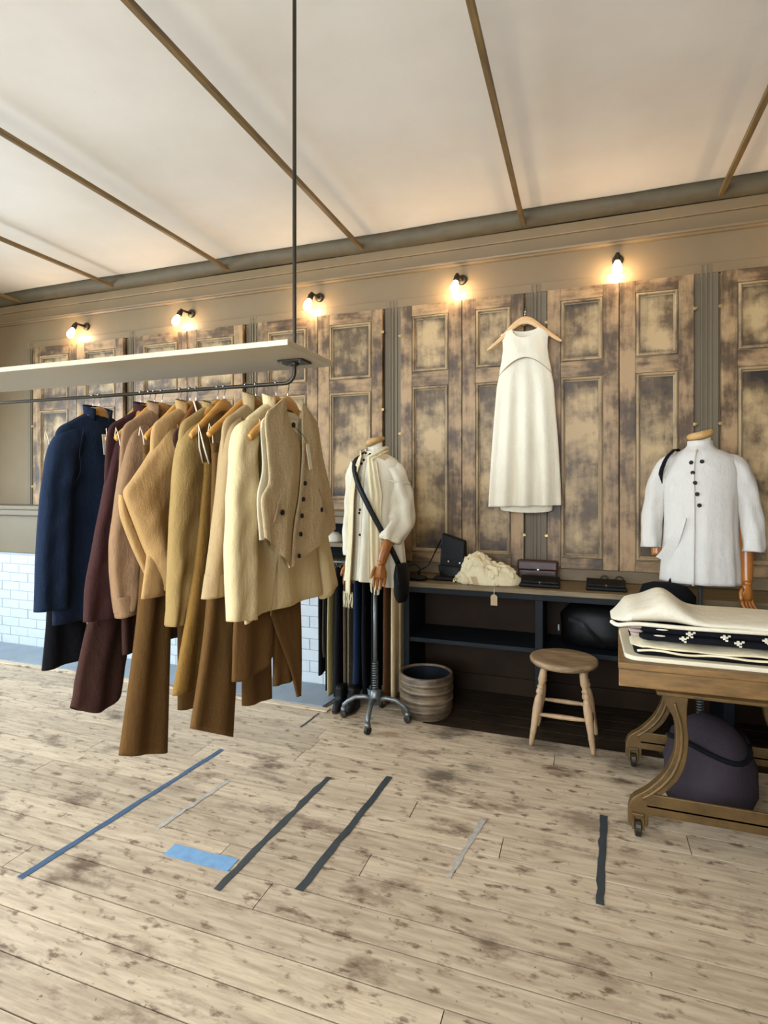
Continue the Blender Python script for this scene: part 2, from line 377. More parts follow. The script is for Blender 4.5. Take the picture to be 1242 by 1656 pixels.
# ------------------------------------------------------------------ shutters
def frame_mould(x0, x1, z0, z1, y, wd=.026, dp=.014):
    prof = [(0, -.001), (.03, -.009), (.15, -.009), (.18, .002), (.30, .008), (.55, .009), (.72, .003), (.76, -.010), (.92, -.011), (1, -.0138)]   # across width, proud of face
    m = M(); rg = []
    for t, d in prof:
        i = t*wd; rg.append([(x0+i, y-d, z0+i), (x1-i, y-d, z0+i), (x1-i, y-d, z1-i), (x0+i, y-d, z1-i)])
    return m.rings(rg, False, False)
def leaf(x0, x1, zt, zb, zr, label, hinge):
    """x range, top, bottom, (upper panel z, lower panel z)"""
    t = thing('shutter_leaf', label, 'shutter', ((x0+x1)/2, 4.07, zb), group='panelled wall shutters')
    g = .0025; x0 += g; x1 -= g; ya, yb = 4.058, 4.095
    sl = .088 if hinge == 'l' else .098; sr = .098 if hinge == 'l' else .088
    ob('stile', M().box(x0, x0+sl, ya, yb, zb, zt), m_stile, t, bevel=.003)
    ob('stile', M().box(x1-sr, x1, ya, yb, zb, zt), m_stile, t, bevel=.003)
    (ua, ub), (la, lb) = zr
    for (a, b) in ((ub, zt), (lb, ua), (zb, la)): ob('rail', M().box(x0+sl, x1-sr, ya+.001, yb, a, b), m_rail, t, bevel=.002)
    for (a, b) in ((ua, ub), (la, lb)):
        p = M(); px0, px1 = x0+sl, x1-sr
        p.box(px0, px1, ya+.014, ya+.024, a, b)
        ob('panel', p, m_panel, t)
        ob('moulding', frame_mould(px0, px1, a, b, ya, .030), m_mould, t)
    hx = x0+.004 if hinge == 'l' else x1-.004; s = -1 if hinge == 'l' else 1
    for f in (.115, .5, .885):
        zz = zt-(zt-zb)*f
        ob('latch', M().box(min(hx, hx+s*.018), max(hx, hx+s*.018), ya-.004, ya+.006, zz-.010, zz+.010).box(min(hx+s*.004, hx+s*.024), max(hx+s*.004, hx+s*.024), ya-.011, ya-.003, zz-.004, zz+.004), m_brass, t, bevel=.002)
    return t
tall = ((2.343, 2.768), (.998, 2.238)); short = ((2.325, 2.765), (1.382, 2.228))
leaf(-5.13, -4.565, 2.85, 1.305, short, 'shutter leaf at the far left of the wall, left of its pair', 'l')
leaf(-4.565, -4.0, 2.85, 1.305, short, 'shutter leaf seen above the left end of the hanging shelf board', 'r')
leaf(-3.857, -3.285, 2.85, 1.305, short, 'left shutter leaf under the leftmost lit wall lamp', 'l')
leaf(-3.285, -2.714, 2.85, 1.305, short, 'right shutter leaf under the leftmost lit wall lamp', 'r')
leaf(-2.569, -2.014, 2.85, 1.305, short, 'shutter leaf seen directly behind the thin steel post', 'l')
leaf(-2.014, -1.463, 2.85, 1.305, short, 'short shutter leaf left of the dressed mannequin with scarf', 'r')
leaf(-1.318, -.846, 2.85, .925, tall, 'tall shutter leaf right of the scarf mannequin, behind the black bag', 'l')
leaf(-.846, -.404, 2.85, .925, tall, 'tall shutter leaf partly behind the left side of the ivory dress', 'r')
leaf(-.248, .215, 2.85, .925, tall, 'tall shutter leaf just right of the ivory dress', 'l')
leaf(.215, .66, 2.85, .925, tall, 'tall shutter leaf behind the mannequin in the buttoned jacket', 'r')
leaf(.81, 1.27, 2.85, .925, tall, 'tall shutter leaf at the far right of the wall', 'l')
leaf(1.27, 1.73, 2.85, .925, tall, 'outermost tall shutter leaf at the far right of the wall', 'r')
nb = 5
for (a, b, zb, lab) in ((-5.27, -5.13, 1.3, 'fluted post at the far left of the wall'), (-4.0, -3.857, 1.3, 'fluted taupe post above the left end of the hanging shelf'), (-2.714, -2.569, 1.3, 'fluted taupe post left of the steel post'), (-1.463, -1.318, .90, 'fluted taupe post behind the scarf mannequin'),
                   (-.404, -.248, .90, 'fluted taupe post behind the ivory dress'), (.66, .81, .9, 'fluted taupe post right of the jacket mannequin')):
    c = (a+b)/2; m = M().box(a+.004, b-.004, 4.105, 4.13, zb, 2.92); nb += 1
    for k, wd in ((-1, .016), (0, .012), (1, .016)):
        m.box(c+k*.026-wd/2, c+k*.026+wd/2, 4.098-(.004 if k == 0 else 0), 4.106, zb, 2.915)
    struct('trim_%d' % nb, m, m_wall2, lab, 'post', bevel=.003)
struct('trim_20', M().box(-5.27, 1.9, 4.10, 4.13, 2.86, 2.925), m_trim, 'flat taupe board above the shutter tops', 'trim', bevel=.004)
struct('trim_21', M().box(-1.34, 1.9, 4.085, 4.13, .84, .922), m_wall, 'plain taupe upstand behind the bench top', 'trim', bevel=.004)

# ------------------------------------------------------------------ wall lamps
def bulb_mat():
    t = NT('lit_bulb'); t.b.inputs['Base Color'].default_value = (1, .9, .7, 1)
    t.b.inputs['Emission Color'].default_value = (1.0, .73, .45, 1); t.b.inputs['Emission Strength'].default_value = BULB; return t.m
m_bulb = bulb_mat()
def lamp(x, lab, dx):
    z = 3.02; t = thing('wall_lamp', lab, 'wall lamp', (x, YB, z), group='wall lamps above the shutters')
    ob('backplate', M().tube([(x, YB, z), (x, YB-.012, z), (x, YB-.018, z)], [.036, .036, .026], 20), m_iron, t, smooth=True)
    ob('arm', M().tube([(x, YB-.01, z), (x+dx*.2, YB-.06, z+.004), (x+dx*.45, YB-.085, z+.012)], [.011, .010, .010], 10).ball((x+dx*.45, YB-.085, z+.012), .015, .015, .015), m_iron, t, smooth=True)
    a = Vector((x+dx*.45, YB-.085, z+.012)); d = Vector((dx*.35, -.035, -.115)).normalized()
    ob('socket', M().tube([a, a+d*.012, a+d*.02, a+d*.052, a+d*.056], [.012, .019, .022, .023, .021], 16), m_iron, t, smooth=True)
    b = a+d*.052; pr = [(.014, 0), (.018, .012), (.025, .03), (.030, .05), (.030, .066), (.025, .084), (.014, .096), (.002, .10)]
    ob('bulb', M().tube([b+d*q for r, q in pr], [r for r, q in pr], 16), m_bulb, t, smooth=True)
for x, lab, dx in ((-4.51, 'lit bare-bulb wall lamp beyond the left end of the shelf board', -.10), (-3.29, 'lit bare-bulb wall lamp above the hanging shelf board', -.10), (-2.03, 'lit bare-bulb wall lamp just right of the thin steel post', -.07),
                   (-.857, 'lit bare-bulb wall lamp left above the ivory dress', -.045), (.21, 'lit bare-bulb wall lamp nearest the right edge, right of the dress', -.012), (1.42, 'lit bare-bulb wall lamp beyond the right edge shutters', .01)):
    lamp(x, lab, dx)

# ------------------------------------------------------------------ brick hearth, ledge, alcove at lower left of the wall
bw = struct('wall_brick', M().box(-5.9, -1.62, 3.815, 4.13, 0, .86), m_mortar, 'low white-painted brick breast below the left shutters', 'brick wall')
bmesh_ = None; r2 = random.Random(5)
L_, H_ = .225, .084
def brick_mesh(l):
    m = M().box(-l/2, l/2, -.004, .02, 0, H_-.005); me = bpy.data.meshes.new('brick'); me.from_pydata(m.v, [], m.f); me.materials.append(m_brickw); return me
full = brick_mesh(L_-.005)
base = Vector(wloc(bw))
for r in range(10):
    x = -1.62-(L_/2 if r % 2 else 0)
    while x-L_ > -5.9:
        c = x-L_/2
        o = ob('brick', None, None, bw, mesh=full, loc=Vector((c, 3.8135+r2.uniform(-.0015, .0015), .004+r*H_))-base, bevel=.0025); x -= L_
struct('trim_22', M().box(-5.9, -1.36, 3.77, 4.13, 1.215, 1.265).box(-5.9, -1.36, 3.80, 4.10, 1.265, 1.305), m_wall2, 'grey painted ledge under the short shutters', 'ledge', bevel=.006)
struct('trim_25', M().box(-5.9, -2.05, 3.81, 4.13, .862, 1.213).box(-2.05, -1.62, 3.81, 4.13, .862, .93), m_wall2, 'grey painted panelling between the white bricks and the ledge', 'panelling', bevel=.004)
al = thing('alcove_shelf', 'dark open alcove shelf under the grey ledge behind the mannequin', 'shelf', (-1.5, 3.95, .9))
ob('back_panel', M().box(-2.04, -1.37, 4.09, 4.125, .935, 1.21), m_bench, al)
ob('shelf_board', M().box(-2.04, -1.365, 3.79, 4.085, 1.04, 1.07), m_wall2, al, bevel=.003)
ob('side_panel', M().box(-1.36, -1.325, 3.79, 4.1, .0, 1.21), m_wall2, al, bevel=.003)
tag(ob('sun_hat', M().lathe([(.001, .075), (.04, .07), (.065, .045), (.075, .015), (.078, .0), (.001, .0)][::-1], (-1.80, 3.90, 1.0705), 20), m_white, smooth=True), 'small white rounded hat on the dark alcove shelf', 'hat')
struct('trim_23', M().prismz([(-5.5, 3.42), (-1.66, 3.42), (-1.62, 3.80), (-5.5, 3.80)], .0005, .012), m_hearth, 'blue-grey slate hearth slab before the white bricks', 'hearth', bevel=.004)
struct('trim_24', M().prismz([(-5.5, 3.36), (-1.60, 3.36), (-1.60, 3.415), (-5.5, 3.415)], .0005, .009), m_plank, 'worn pale timber border strip along the hearth', 'trim', bevel=.002)

# ------------------------------------------------------------------ floor tapes
def tape(pts, wd, mat, lab, jag=.0):
    m = M(); n = 14; rg = []
    p = Vector(pts[0]); q = Vector(pts[1]); d = (q-p).normalized(); s = Vector((-d.y, d.x)); rj = random.Random(len(lab))
    for i in range(n+1):
        c = p+(q-p)*i/n+s*rj.uniform(-1, 1)*.003; a = wd/2*(1+rj.uniform(-1, 1)*jag)
        rg.append([(c.x-s.x*a, c.y-s.y*a, .0005), (c.x+s.x*a, c.y+s.y*a, .0005), (c.x+s.x*a, c.y+s.y*a, .0016), (c.x-s.x*a, c.y-s.y*a, .0016)])
    tag(ob('floor_tape', m.rings(rg), mat), lab, 'tape', 'tape strips on the floorboards')
tape(((-1.936, 2.69), (-2.03, 1.55)), .030, m_tape_b, 'long blue tape line on the floor below the hanging brown trousers', .1)
tape(((-1.239, 2.62), (-1.285, 1.75)), .032, m_tape, 'dark ragged tape line, middle of three pointing down the floor', .3)
tape(((-.943, 2.73), (-.995, 1.85)), .032, m_tape, 'dark tape line starting nearest the mannequin stand', .12)
tape(((.080, 2.735), (.05, 2.15)), .030, m_tape, 'short dark tape strip beside the cast-iron table foot', .15)
tape(((-1.61, 1.878), (-1.305, 1.884)), .075, m_tape_l, 'wide pale blue tape patch at the bottom of the floor', .05)
tape(((-1.70, 2.42), (-1.76, 1.98)), .022, m_tape_w, 'faint worn white tape line near the pale blue patch', .5)
tape(((-.43, 2.52), (-.49, 2.10)), .022, m_tape_w, 'faint worn white tape line in the middle of the floor', .5)
for k, (a, b) in enumerate((((-1.66, 3.36), (-1.60, 3.68)), ((-1.655, 3.10), (-1.645, 3.33)))):
    tape((a, b), .012, m_tape, ('narrow black tape along the right end of the slate slab', 'thin dark line on the boards left of the mannequin stand')[k])

# ------------------------------------------------------------------ hanging rack
YR, ZR = 1.615, 1.83
rk = thing('clothes_rail', 'black pipe clothes rail hung from the ceiling under a cream board', 'clothes rail', (-1.8, YR, ZC))
xp = -.885; pth = [(xp, YR, ZC)]+[(xp, YR, 1.875)]
for k in range(9):
    a = PI/2*k/8; pth.append((xp-.035+.035*cos(a), YR, ZR+.035-.035*sin(a)))
pth += [(-1.6, YR, ZR), (-2.35, YR, ZR)]
for k in range(9):
    a = PI/2*k/8; pth.append((-2.35-.035*sin(a), YR, ZR+.035-.035*cos(a)))
pth += [(-2.385, YR, ZC)]
ob('pipe', M().tube(pth, .0065, 10), m_iron, rk, smooth=True)
for x in (xp, -2.385):
    f = ob('flange', M().box(x-.045, x+.045, YR-.035, YR+.035, 1.893, 1.899).lathe([(.014, 0), (.014, .010)], (x, YR, 1.885), 12), m_iron, rk, bevel=.002)
    for sx in (-1, 1):
        for sy in (-1, 1): ob('screw', M().lathe([(.005, 0), (.005, .003)], (x+sx*.033, YR+sy*.025, 1.8905), 8), m_steel, f)
    ob('ceiling_plate', M().lathe([(.03, 0), (.03, .008)], (x, YR, ZC-.008), 16), m_iron, rk)
tag(ob('shelf_board', M().box(-2.6, -.80, 1.42, 1.73, 1.9, 1.917), m_shelf, bevel=.002), 'long cream painted board resting above the hanging clothes rail', 'shelf board')

def make_hanger(mat, pale=False):
    t = thing('clothes_hanger', 'hanger', 'hanger', (0, 0, 0), group='wooden hangers on the rail')
    pts = [(-.212, -.175), (-.19, -.158), (-.14, -.125), (-.08, -.083), (-.035, -.055), (0, -.047), (.035, -.055), (.08, -.083), (.14, -.125), (.19, -.158), (.212, -.175)]
    hh = [.010, .0135, .0145, .016, .020, .023, .020, .016, .0145, .0135, .010]
    pts = [(p[0], p[1]-.018) for p in pts]
    P = cat(pts, 40); Hh = cat([(h,) for h in hh], 40); rg = []
    for i, (a, z) in enumerate(P):
        b = P[min(i+1, 40)]; c = P[max(i-1, 0)]; tx, tz = b[0]-c[0], b[1]-c[1]; l = math.hypot(tx, tz); nx, nz = -tz/l, tx/l
        h = Hh[i][0]; th = .0065; bow = .012*(1-abs(a)/.212)-.006
        rg.append([(bow+sin(2*PI*k/10)*th, a+nx*cos(2*PI*k/10)*h, z+nz*cos(2*PI*k/10)*h) for k in range(10)])
    ob('bar', M().rings(rg), mat, t, smooth=True, local=True)
    hp = [(0, 0, -.045), (0, 0, -.018)]
    for k in range(14):
        a = -PI/2+k*PI*1.28/13; hp.append((0.0, .0095*cos(a)+.0, -.0085+.0105*(1+sin(a))))
    ob('hook', M().tube([(0, 0, -.05), (0, .001, -.03), (0, .006, -.018), (0, .0098, -.006), (0, .0098, .002), (0, .007, .0075), (0, 0, .0103), (0, -.007, .0075), (0, -.0095, .001)], .0019, 6), m_chrome, t, smooth=True, local=True)
    return t
hang_src = make_hanger(m_hang); hang_dk = make_hanger(m_hang_d)
used = {}
def hanger(x, lab, y=YR, dark=False, rz=0, wide=1.0):
    src = hang_dk if dark else hang_src
    o = src if src.name not in used else copy_tree(src); used[src.name] = 1
    o.location = (x, y, ZR+.0005); o.rotation_euler = (0, 0, rz); o.scale = (1, wide, 1 if wide == 1 else .93); o['label'] = lab
    return o

def collar(m, ac, zc, ra, rn, h, gap=.5, x0=0, flare=.006, dip=.02):
    """standing collar: band round the neck, open at +x"""
    rg = []
    for k in range(25):
        a = gap+(2*PI-2*gap)*k/24; r = []
        for (t, ex) in ((0, 0), (.5, flare*.6), (1, flare)):
            r.append((x0+cos(a)*(rn+ex), YR+ac+sin(a)*(ra+ex), zc-dip*(.5+.5*cos(a))+h*t))
        rg.append(r)
    vs = [p for r in rg for p in r]; fs = []
    for i in range(24):
        for j in range(2): fs.append((i*3+j, i*3+j+1, (i+1)*3+j+1, (i+1)*3+j))
    return m.add(vs, fs)
def garment(name, label, cat_, x, z=1.0, group='garments on the hanging rail'):
    return thing(name, label, cat_, (x, YR, z), group=group)
def jacket(x, label, mat, hem, near_out, near_in, hemL, hemR, far=True, th=.02, seed=0, sleeve_th=.028, name='jacket', collar_h=.045, crumple=.0017, cuff=True, far_pts=None):
    t = garment(name, label, 'jacket', x, hem)
    ch = .04
    ob('body', rib([(-.050, 1.762), (-.115, 1.726), (-.172, 1.686), (-.185, 1.60), (-.19, 1.50), (-.19, 1.35), (hemL, hem)],
                   [(.050, 1.762), (.115, 1.726), (.172, 1.686), (.20, 1.60), (.23, 1.50), (.26, 1.35), (hemR, hem-.02)],
                   [.014, .018, th, th, th, th, th*.9], x, YR, 40, 56, .009, 4, seed, 1.1, crumple=crumple), mat, t, smooth=True, solid=.003)
    n = len(near_out)
    ob('armhole_seam', M().tube([(x+.004+max(.014, th)*1.18, YR+a_, z_) for a_, z_ in cat([(near_in[0][0]-.03, 1.700), (near_in[1][0]-.008, 1.62), (near_in[1][0]-.004, 1.55), (near_in[2][0]-.012, 1.50)], 12)], .0014, 5), mat, t)
    ob('sleeve', rib(near_out, near_in, [sleeve_th*.5]+[sleeve_th]*(n-2)+[sleeve_th*.85], x+.004, YR, 44, 32, .007, 2.6, seed+3, .6, crumple=crumple*1.6), mat, t, smooth=True, solid=.003)
    if far:
        fo, fi = far_pts or ([(.13, 1.70), (.20, 1.655), (.235, 1.55), (.27, 1.35), (.29, 1.12)], [(.12, 1.64), (.14, 1.60), (.15, 1.5), (.17, 1.35), (.18, 1.12)])
        ob('sleeve', rib(fi, fo, [sleeve_th*.5, sleeve_th, sleeve_th, sleeve_th*.9, sleeve_th*.8], x-.004, YR, 26, 20, .005, 2, seed+5, .6, crumple=crumple*1.6), mat, t, smooth=True, solid=.003)
    ob('collar', collar(M(), 0, 1.752, .056, .022, collar_h, .55, x), mat, t, smooth=True, solid=.004)
    return t
def seam(m, pts, r=.0012): return m.tube(pts, r, 5)

C_CREAM = fabric('cream_linen', '#c9b486', .04); C_VEST = fabric('oatmeal_wool', '#b59f78', .06, coarse=True)
C_BEIGE = fabric('beige_cotton', '#a08861', .05); C_OLIVE = fabric('olive_tan_cotton', '#93794a', .06)
C_TAN = fabric('tan_linen', '#a98656', .06); C_TAUPE = fabric('taupe_wool', '#8b6d4f', .06)
C_PLUM = fabric('aubergine_wool', '#3d2523', .08); C_NAVY = fabric('navy_cotton', '#1b2638', .08)
C_BROWN = fabric('brown_drill', '#5c4120', .05); C_OCHRE = fabric('ochre_drill', '#7d5d2b', .05); C_DKBR = fabric('dark_brown_wool', '#3a241c', .08)
C_LINING = fabric('cream_lining', '#ded2b2', .03)

# --- vest (outermost)
hanger(-.917, 'beech hanger holding the oatmeal waistcoat at the near end', YR+.012)
VX = -.905
v = garment('waistcoat', 'oatmeal wool waistcoat with dark buttons, outermost on the rail', 'waistcoat', VX, 1.23)
ob('front_panel', rib([(-.062, 1.768), (-.11, 1.742), (-.164, 1.702), (-.154, 1.60), (-.146, 1.51), (-.186, 1.462), (-.180, 1.40), (-.168, 1.343)],
               [(-.040, 1.775), (-.034, 1.735), (-.010, 1.695), (.052, 1.635), (.052, 1.55), (.036, 1.46), (.002, 1.36), (-.014, 1.232)],
               [.003, .005, .007, .008, .009, .010, .009, .008], VX+.012, YR, 40, 30, .004, 3, 1, .6, crumple=.0007), C_VEST, v, smooth=True)
ob('front_panel', rib([(.064, 1.775), (.064, 1.73), (.063, 1.68), (.066, 1.63), (.058, 1.55), (.042, 1.46), (.008, 1.36), (-.009, 1.234)],
               [(.084, 1.772), (.135, 1.745), (.182, 1.712), (.205, 1.65), (.230, 1.587), (.297, 1.463), (.325, 1.39), (.335, 1.333)],
               [.003, .005, .007, .008, .009, .010, .009, .008], VX+.013, YR, 40, 30, .004, 3, 2, .6, crumple=.0007), C_VEST, v, smooth=True)
ob('back_panel', rib([(-.06, 1.738), (-.11, 1.71), (-.158, 1.68), (-.15, 1.55), (-.18, 1.46), (-.165, 1.335)], [(.08, 1.738), (.135, 1.72), (.176, 1.70), (.225, 1.585), (.29, 1.46), (.33, 1.325)],
               [.003, .004, .005, .006, .006, .005], VX-.008, YR, 26, 24, .003, 3, 4), C_LINING, v, smooth=True)
cl = M(); collar(cl, .012, 1.728, .068, .020, .030, .95, VX+.002, .004, .015); ob('collar', cl, C_VEST, v, smooth=True, solid=.005)
ob('maker_label', M().box(VX+.002, VX+.0035, YR-.008, YR+.052, 1.672, 1.712), m_paper, v, label='white woven maker label inside the neck')
ob('placket_edge', seam(M(), [(VX+.024, YR+a, z) for a, z in cat([(.060, 1.64), (.056, 1.55), (.040, 1.46), (.006, 1.36), (-.011, 1.238)], 20)], .0022), C_TAUPE, v)
for a, z in ((.048, 1.505), (.036, 1.452), (.026, 1.398), (.018, 1.338), (.006, 1.268)):
    ob('button', M().disc((VX+.0275, YR+a+.012, z), (1, 0, 0), .0078, .005, 14), m_btn, v, smooth=False)
for (a0, z0, a1, z1) in ((-.135, 1.385, -.108, 1.445), (.165, 1.485, .232, 1.395)):
    ob('pocket_welt', M().tube([(VX+.024, YR+a0, z0), (VX+.0265, YR+(a0+a1)/2, (z0+z1)/2), (VX+.024, YR+a1, z1)], .0032, 6), C_TAUPE, v)
for a, z in ((-.088, 1.415), (.186, 1.412)): ob('button', M().disc((VX+.0265, YR+a, z), (1, 0, 0), .0085, .005, 14), m_btn, v)
ob('button', M().disc((VX+.006, YR+.020, 1.696), (1, 0, 0), .0085, .005, 14), m_btn, v)
tg = ob('price_tag', M().prism([(-.011, 0), (.011, 0), (.011, .078), (0, .085), (-.011, .078)], -.0008, .0008).xform(lambda p: (VX+.031+p[1], YR+.098+p[0]-(p[2]-.085)*.32-.03, 1.553+p[2]+p[0]*.25)), m_paper, v)
tag(tg, 'long cream card price tag')
ob('tag_string', M().tube([(VX+.010, YR+.020, 1.690), (VX+.026, YR+.045, 1.665), (VX+.031, YR+.070, 1.64)], .0009, 5), m_btn, v)

# --- cream jacket
hanger(-.953, 'beech hanger inside the cream linen jacket', wide=.74)
CX = -.957
j = jacket(CX, 'cream linen jacket hanging behind the waistcoat', C_CREAM, 1.10,
   [(-.11, 1.71), (-.215, 1.668), (-.245, 1.56), (-.262, 1.42), (-.270, 1.28), (-.262, 1.112)], [(-.10, 1.64), (-.135, 1.60), (-.125, 1.50), (-.128, 1.38), (-.130, 1.25), (-.128, 1.090)], -.13, .345,
   far_pts=([(.12, 1.70), (.20, 1.67), (.27, 1.54), (.37, 1.33), (.487, 1.095)], [(.12, 1.64), (.18, 1.56), (.22, 1.45), (.30, 1.27), (.352, 1.058)]), seed=2, th=.017, sleeve_th=.03)
ob('front_edge', M().tube([(CX+.021, YR+a, z) for a, z in cat([(-.01, 1.30), (-.035, 1.19), (-.062, 1.085)], 10)], .0014, 5), C_TAUPE, j)
ob('under_hem', rib([(-.155, 1.16), (-.150, 1.075)], [(.0, 1.14), (-.04, 1.10)], .008, CX-.015, YR, 8, 20, .002), C_CREAM, j, smooth=True, solid=.002)
# --- brown skirt trousers D, looped on the same hanger
DX = -.992
d = garment('trousers', 'brown wide trousers draped open beneath the cream jacket', 'trousers', DX, .74)
ob('leg', rib([(-.10, 1.58), (-.16, 1.2), (-.175, 1.05), (-.183, .932)], [(.04, 1.58), (.07, 1.2), (.075, 1.05), (.062, .922)], [.01, .014, .016, .016], DX, YR, 26, 40, .008, 4, 3, 1).xform(lambda p: (p[0], p[1], p[2]-(.030*max(0, cos((p[1]-YR+.115)*11)) if p[2] < 1.0 else 0)+(.0))), C_BROWN, d, smooth=True, solid=.002)
ob('leg', rib([(.02, 1.4), (.035, 1.1), (.042, .95), (.040, .822)], [(.12, 1.4), (.15, 1.1), (.16, .95), (.17, .80)], [.01, .012, .012, .012], DX+.004, YR, 18, 30, .004, 3, 5), C_BROWN, d, smooth=True, solid=.002)
ob('front_flap', rib([(-.02, 1.10), (.035, 1.0), (.085, .92), (.13, .84), (.172, .742)], [(.20, 1.10), (.205, 1.0), (.205, .92), (.205, .84), (.200, .735)], [.005, .006, .006, .005, .004], DX+.022, YR, 20, 18, .003, 2, 1), C_BROWN, d, smooth=True, solid=.002)
ob('waistband', rib([(-.11, 1.60), (-.11, 1.56)], [(.12, 1.60), (.12, 1.56)], .011, DX, YR, 4, 20), C_BROWN, d, smooth=True)
# --- beige jacket
hanger(-1.03, 'beech hanger inside the beige stand-collar jacket', wide=.74)
BX = -1.032
jb = jacket(BX, 'beige cotton jacket with deep stitched cuff, beside the cream one', C_BEIGE, 1.09,
   [(-.10, 1.715), (-.165, 1.665), (-.192, 1.55), (-.222, 1.40), (-.250, 1.27), (-.270, 1.175)], [(-.08, 1.65), (-.105, 1.60), (-.105, 1.50), (-.11, 1.40), (-.118, 1.28), (-.128, 1.168)], -.12, .20, seed=5, th=.016, collar_h=.055)
ob('cuff', rib([(-.2585, 1.240), (-.274, 1.172)], [(-.116, 1.228), (-.126, 1.165)], [.0245, .0245], BX+.004, YR, 6, 24), C_BEIGE, jb, smooth=True, solid=.003, label='deep stitched cuff')
# --- brown trousers C
hanger(-1.068, 'beech hanger with loops, its end poking out beside the beige jacket', wide=.9)
TX = -1.085
def trousers(x, label, mat, near, far_, z, seed, th=.022, name='trousers'):
    t = garment(name, label, 'trousers', x, z)
    ob('leg', rib(near[0], near[1], [.014, th, th, th], x+.006, YR, 34, 40, .010, 2.8, seed, .8, crumple=.0005), mat, t, smooth=True, solid=.003)
    ob('leg', rib(far_[0], far_[1], [.014, th, th, th], x-.008, YR, 30, 30, .007, 2.4, seed+2, .8), mat, t, smooth=True, solid=.003)
    ob('waistband', rib([(-.16, 1.63), (-.16, 1.58)], [(.16, 1.63), (.16, 1.58)], .013, x, YR, 4, 24), mat, t, smooth=True, solid=.002)
    for s in (-1, 1): ob('hanger_loop', M().tube([(x, YR+s*.152, 1.62), (x+.008, YR+s*.168, 1.66), (x, YR+s*.172, 1.688), (x-.008, YR+s*.168, 1.66)], .0016, 5), m_paper, t)
    return t
trousers(TX, 'brown wide-leg trousers hanging below the beige jacket cuff', C_BROWN, ([(-.16, 1.60), (-.17, 1.3), (-.20, 1.05), (-.262, .79)], [(.0, 1.60), (-.02, 1.3), (-.028, 1.05), (-.060, .680)]),
         ([(.0, 1.60), (.02, 1.3), (.02, 1.05), (.02, .75)], [(.16, 1.60), (.16, 1.3), (.18, 1.05), (.19, .72)]), .68, 2)
# --- ochre strappy dress
hanger(-1.154, 'beech hanger carrying the ochre strap dress', wide=.78)
SX = -1.150
sd = garment('strap_dress', 'long ochre dress hung by thin cream straps', 'dress', SX, .85)
ob('body', rib([(-.105, 1.565), (-.115, 1.50), (-.15, 1.28), (-.20, 1.08), (-.258, .875)], [(.10, 1.575), (.11, 1.50), (.13, 1.28), (.10, 1.08), (.08, .84)], [.012, .016, .020, .022, .022], SX, YR, 34, 44, .010, 5, 4, 1, crumple=.0005), C_OCHRE, sd, smooth=True, solid=.003)
ob('neckband', rib([(-.108, 1.572), (-.112, 1.535)], [(.103, 1.58), (.107, 1.545)], .0145, SX, YR, 4, 24), C_OCHRE, sd, smooth=True, solid=.002)
for s in (-1, 1):
    ob('strap', M().tube([(SX+.010, YR+s*.100, 1.568), (SX+.010, YR+s*.125, 1.62), (SX+.004, YR+s*.145, 1.69), (SX-.006, YR+s*.128, 1.62), (SX-.010, YR+s*.105, 1.57)], .003, 6), m_paper, sd, smooth=True)
# --- olive jacket
hanger(-1.181, 'beech hanger inside the olive-tan jacket', wide=.74)
jacket(-1.19, 'olive-tan cotton jacket with a long slim sleeve', C_OLIVE, 1.10,
   [(-.09, 1.715), (-.165, 1.665), (-.205, 1.57), (-.222, 1.40), (-.232, 1.22), (-.238, 1.072)], [(-.06, 1.66), (-.05, 1.58), (-.04, 1.45), (-.075, 1.30), (-.135, 1.18), (-.185, 1.066)], -.11, .20, seed=8, th=.02, collar_h=.035)
# --- dark brown top on a walnut hanger
hanger(-1.27, 'dark walnut hanger with a cream loop', dark=True, wide=.5)
db = garment('sleeveless_top', 'dark brown sleeveless top between the olive and tan jackets', 'top', -1.262, 1.10)
ob('body', rib([(-.07, 1.70), (-.12, 1.66), (-.11, 1.55), (-.13, 1.40), (-.14, 1.10)], [(.07, 1.70), (.12, 1.66), (.11, 1.55), (.13, 1.40), (.14, 1.10)], [.008, .011, .012, .012, .012], -1.262, YR, 24, 30, .004, 4, 3), C_DKBR, db, smooth=True, solid=.002)
ob('hanging_loop', M().tube([(-1.255, YR-.03, 1.785), (-1.25, YR-.02, 1.75), (-1.252, YR-.005, 1.71), (-1.256, YR+.0, 1.69)], .003, 6), m_paper, db)
# --- tan jacket with crooked sleeve
hanger(-1.295, 'beech hanger inside the tan jacket with the crooked sleeve', wide=.74)
NX = -1.298
tj = jacket(NX, 'tan linen jacket with a wide sleeve bent out at the elbow', C_TAN, 1.145,
   [(-.09, 1.715), (-.135, 1.668), (-.200, 1.585), (-.262, 1.515), (-.292, 1.480), (-.280, 1.440), (-.240, 1.36), (-.190, 1.265), (-.142, 1.165)], [(-.06, 1.67), (-.055, 1.60), (-.050, 1.52), (-.052, 1.47), (-.054, 1.43), (-.056, 1.39), (-.062, 1.32), (-.072, 1.24), (-.090, 1.160)], -.225, .20, seed=11, th=.018, sleeve_th=.026, crumple=.0028)
ob('sleeve_fold', rib([(-.285, 1.47), (-.278, 1.40), (-.215, 1.27), (-.150, 1.165)], [(-.27, 1.46), (-.245, 1.40), (-.175, 1.28), (-.125, 1.18)], [.008, .012, .012, .008], NX-.026, YR, 20, 16, .002), C_TAN, tj, smooth=True)
ob('cuff', rib([(-.143, 1.20), (-.146, 1.158)], [(-.078, 1.196), (-.086, 1.152)], [.026, .026], NX+.004, YR, 5, 22), C_TAN, tj, smooth=True, solid=.003)
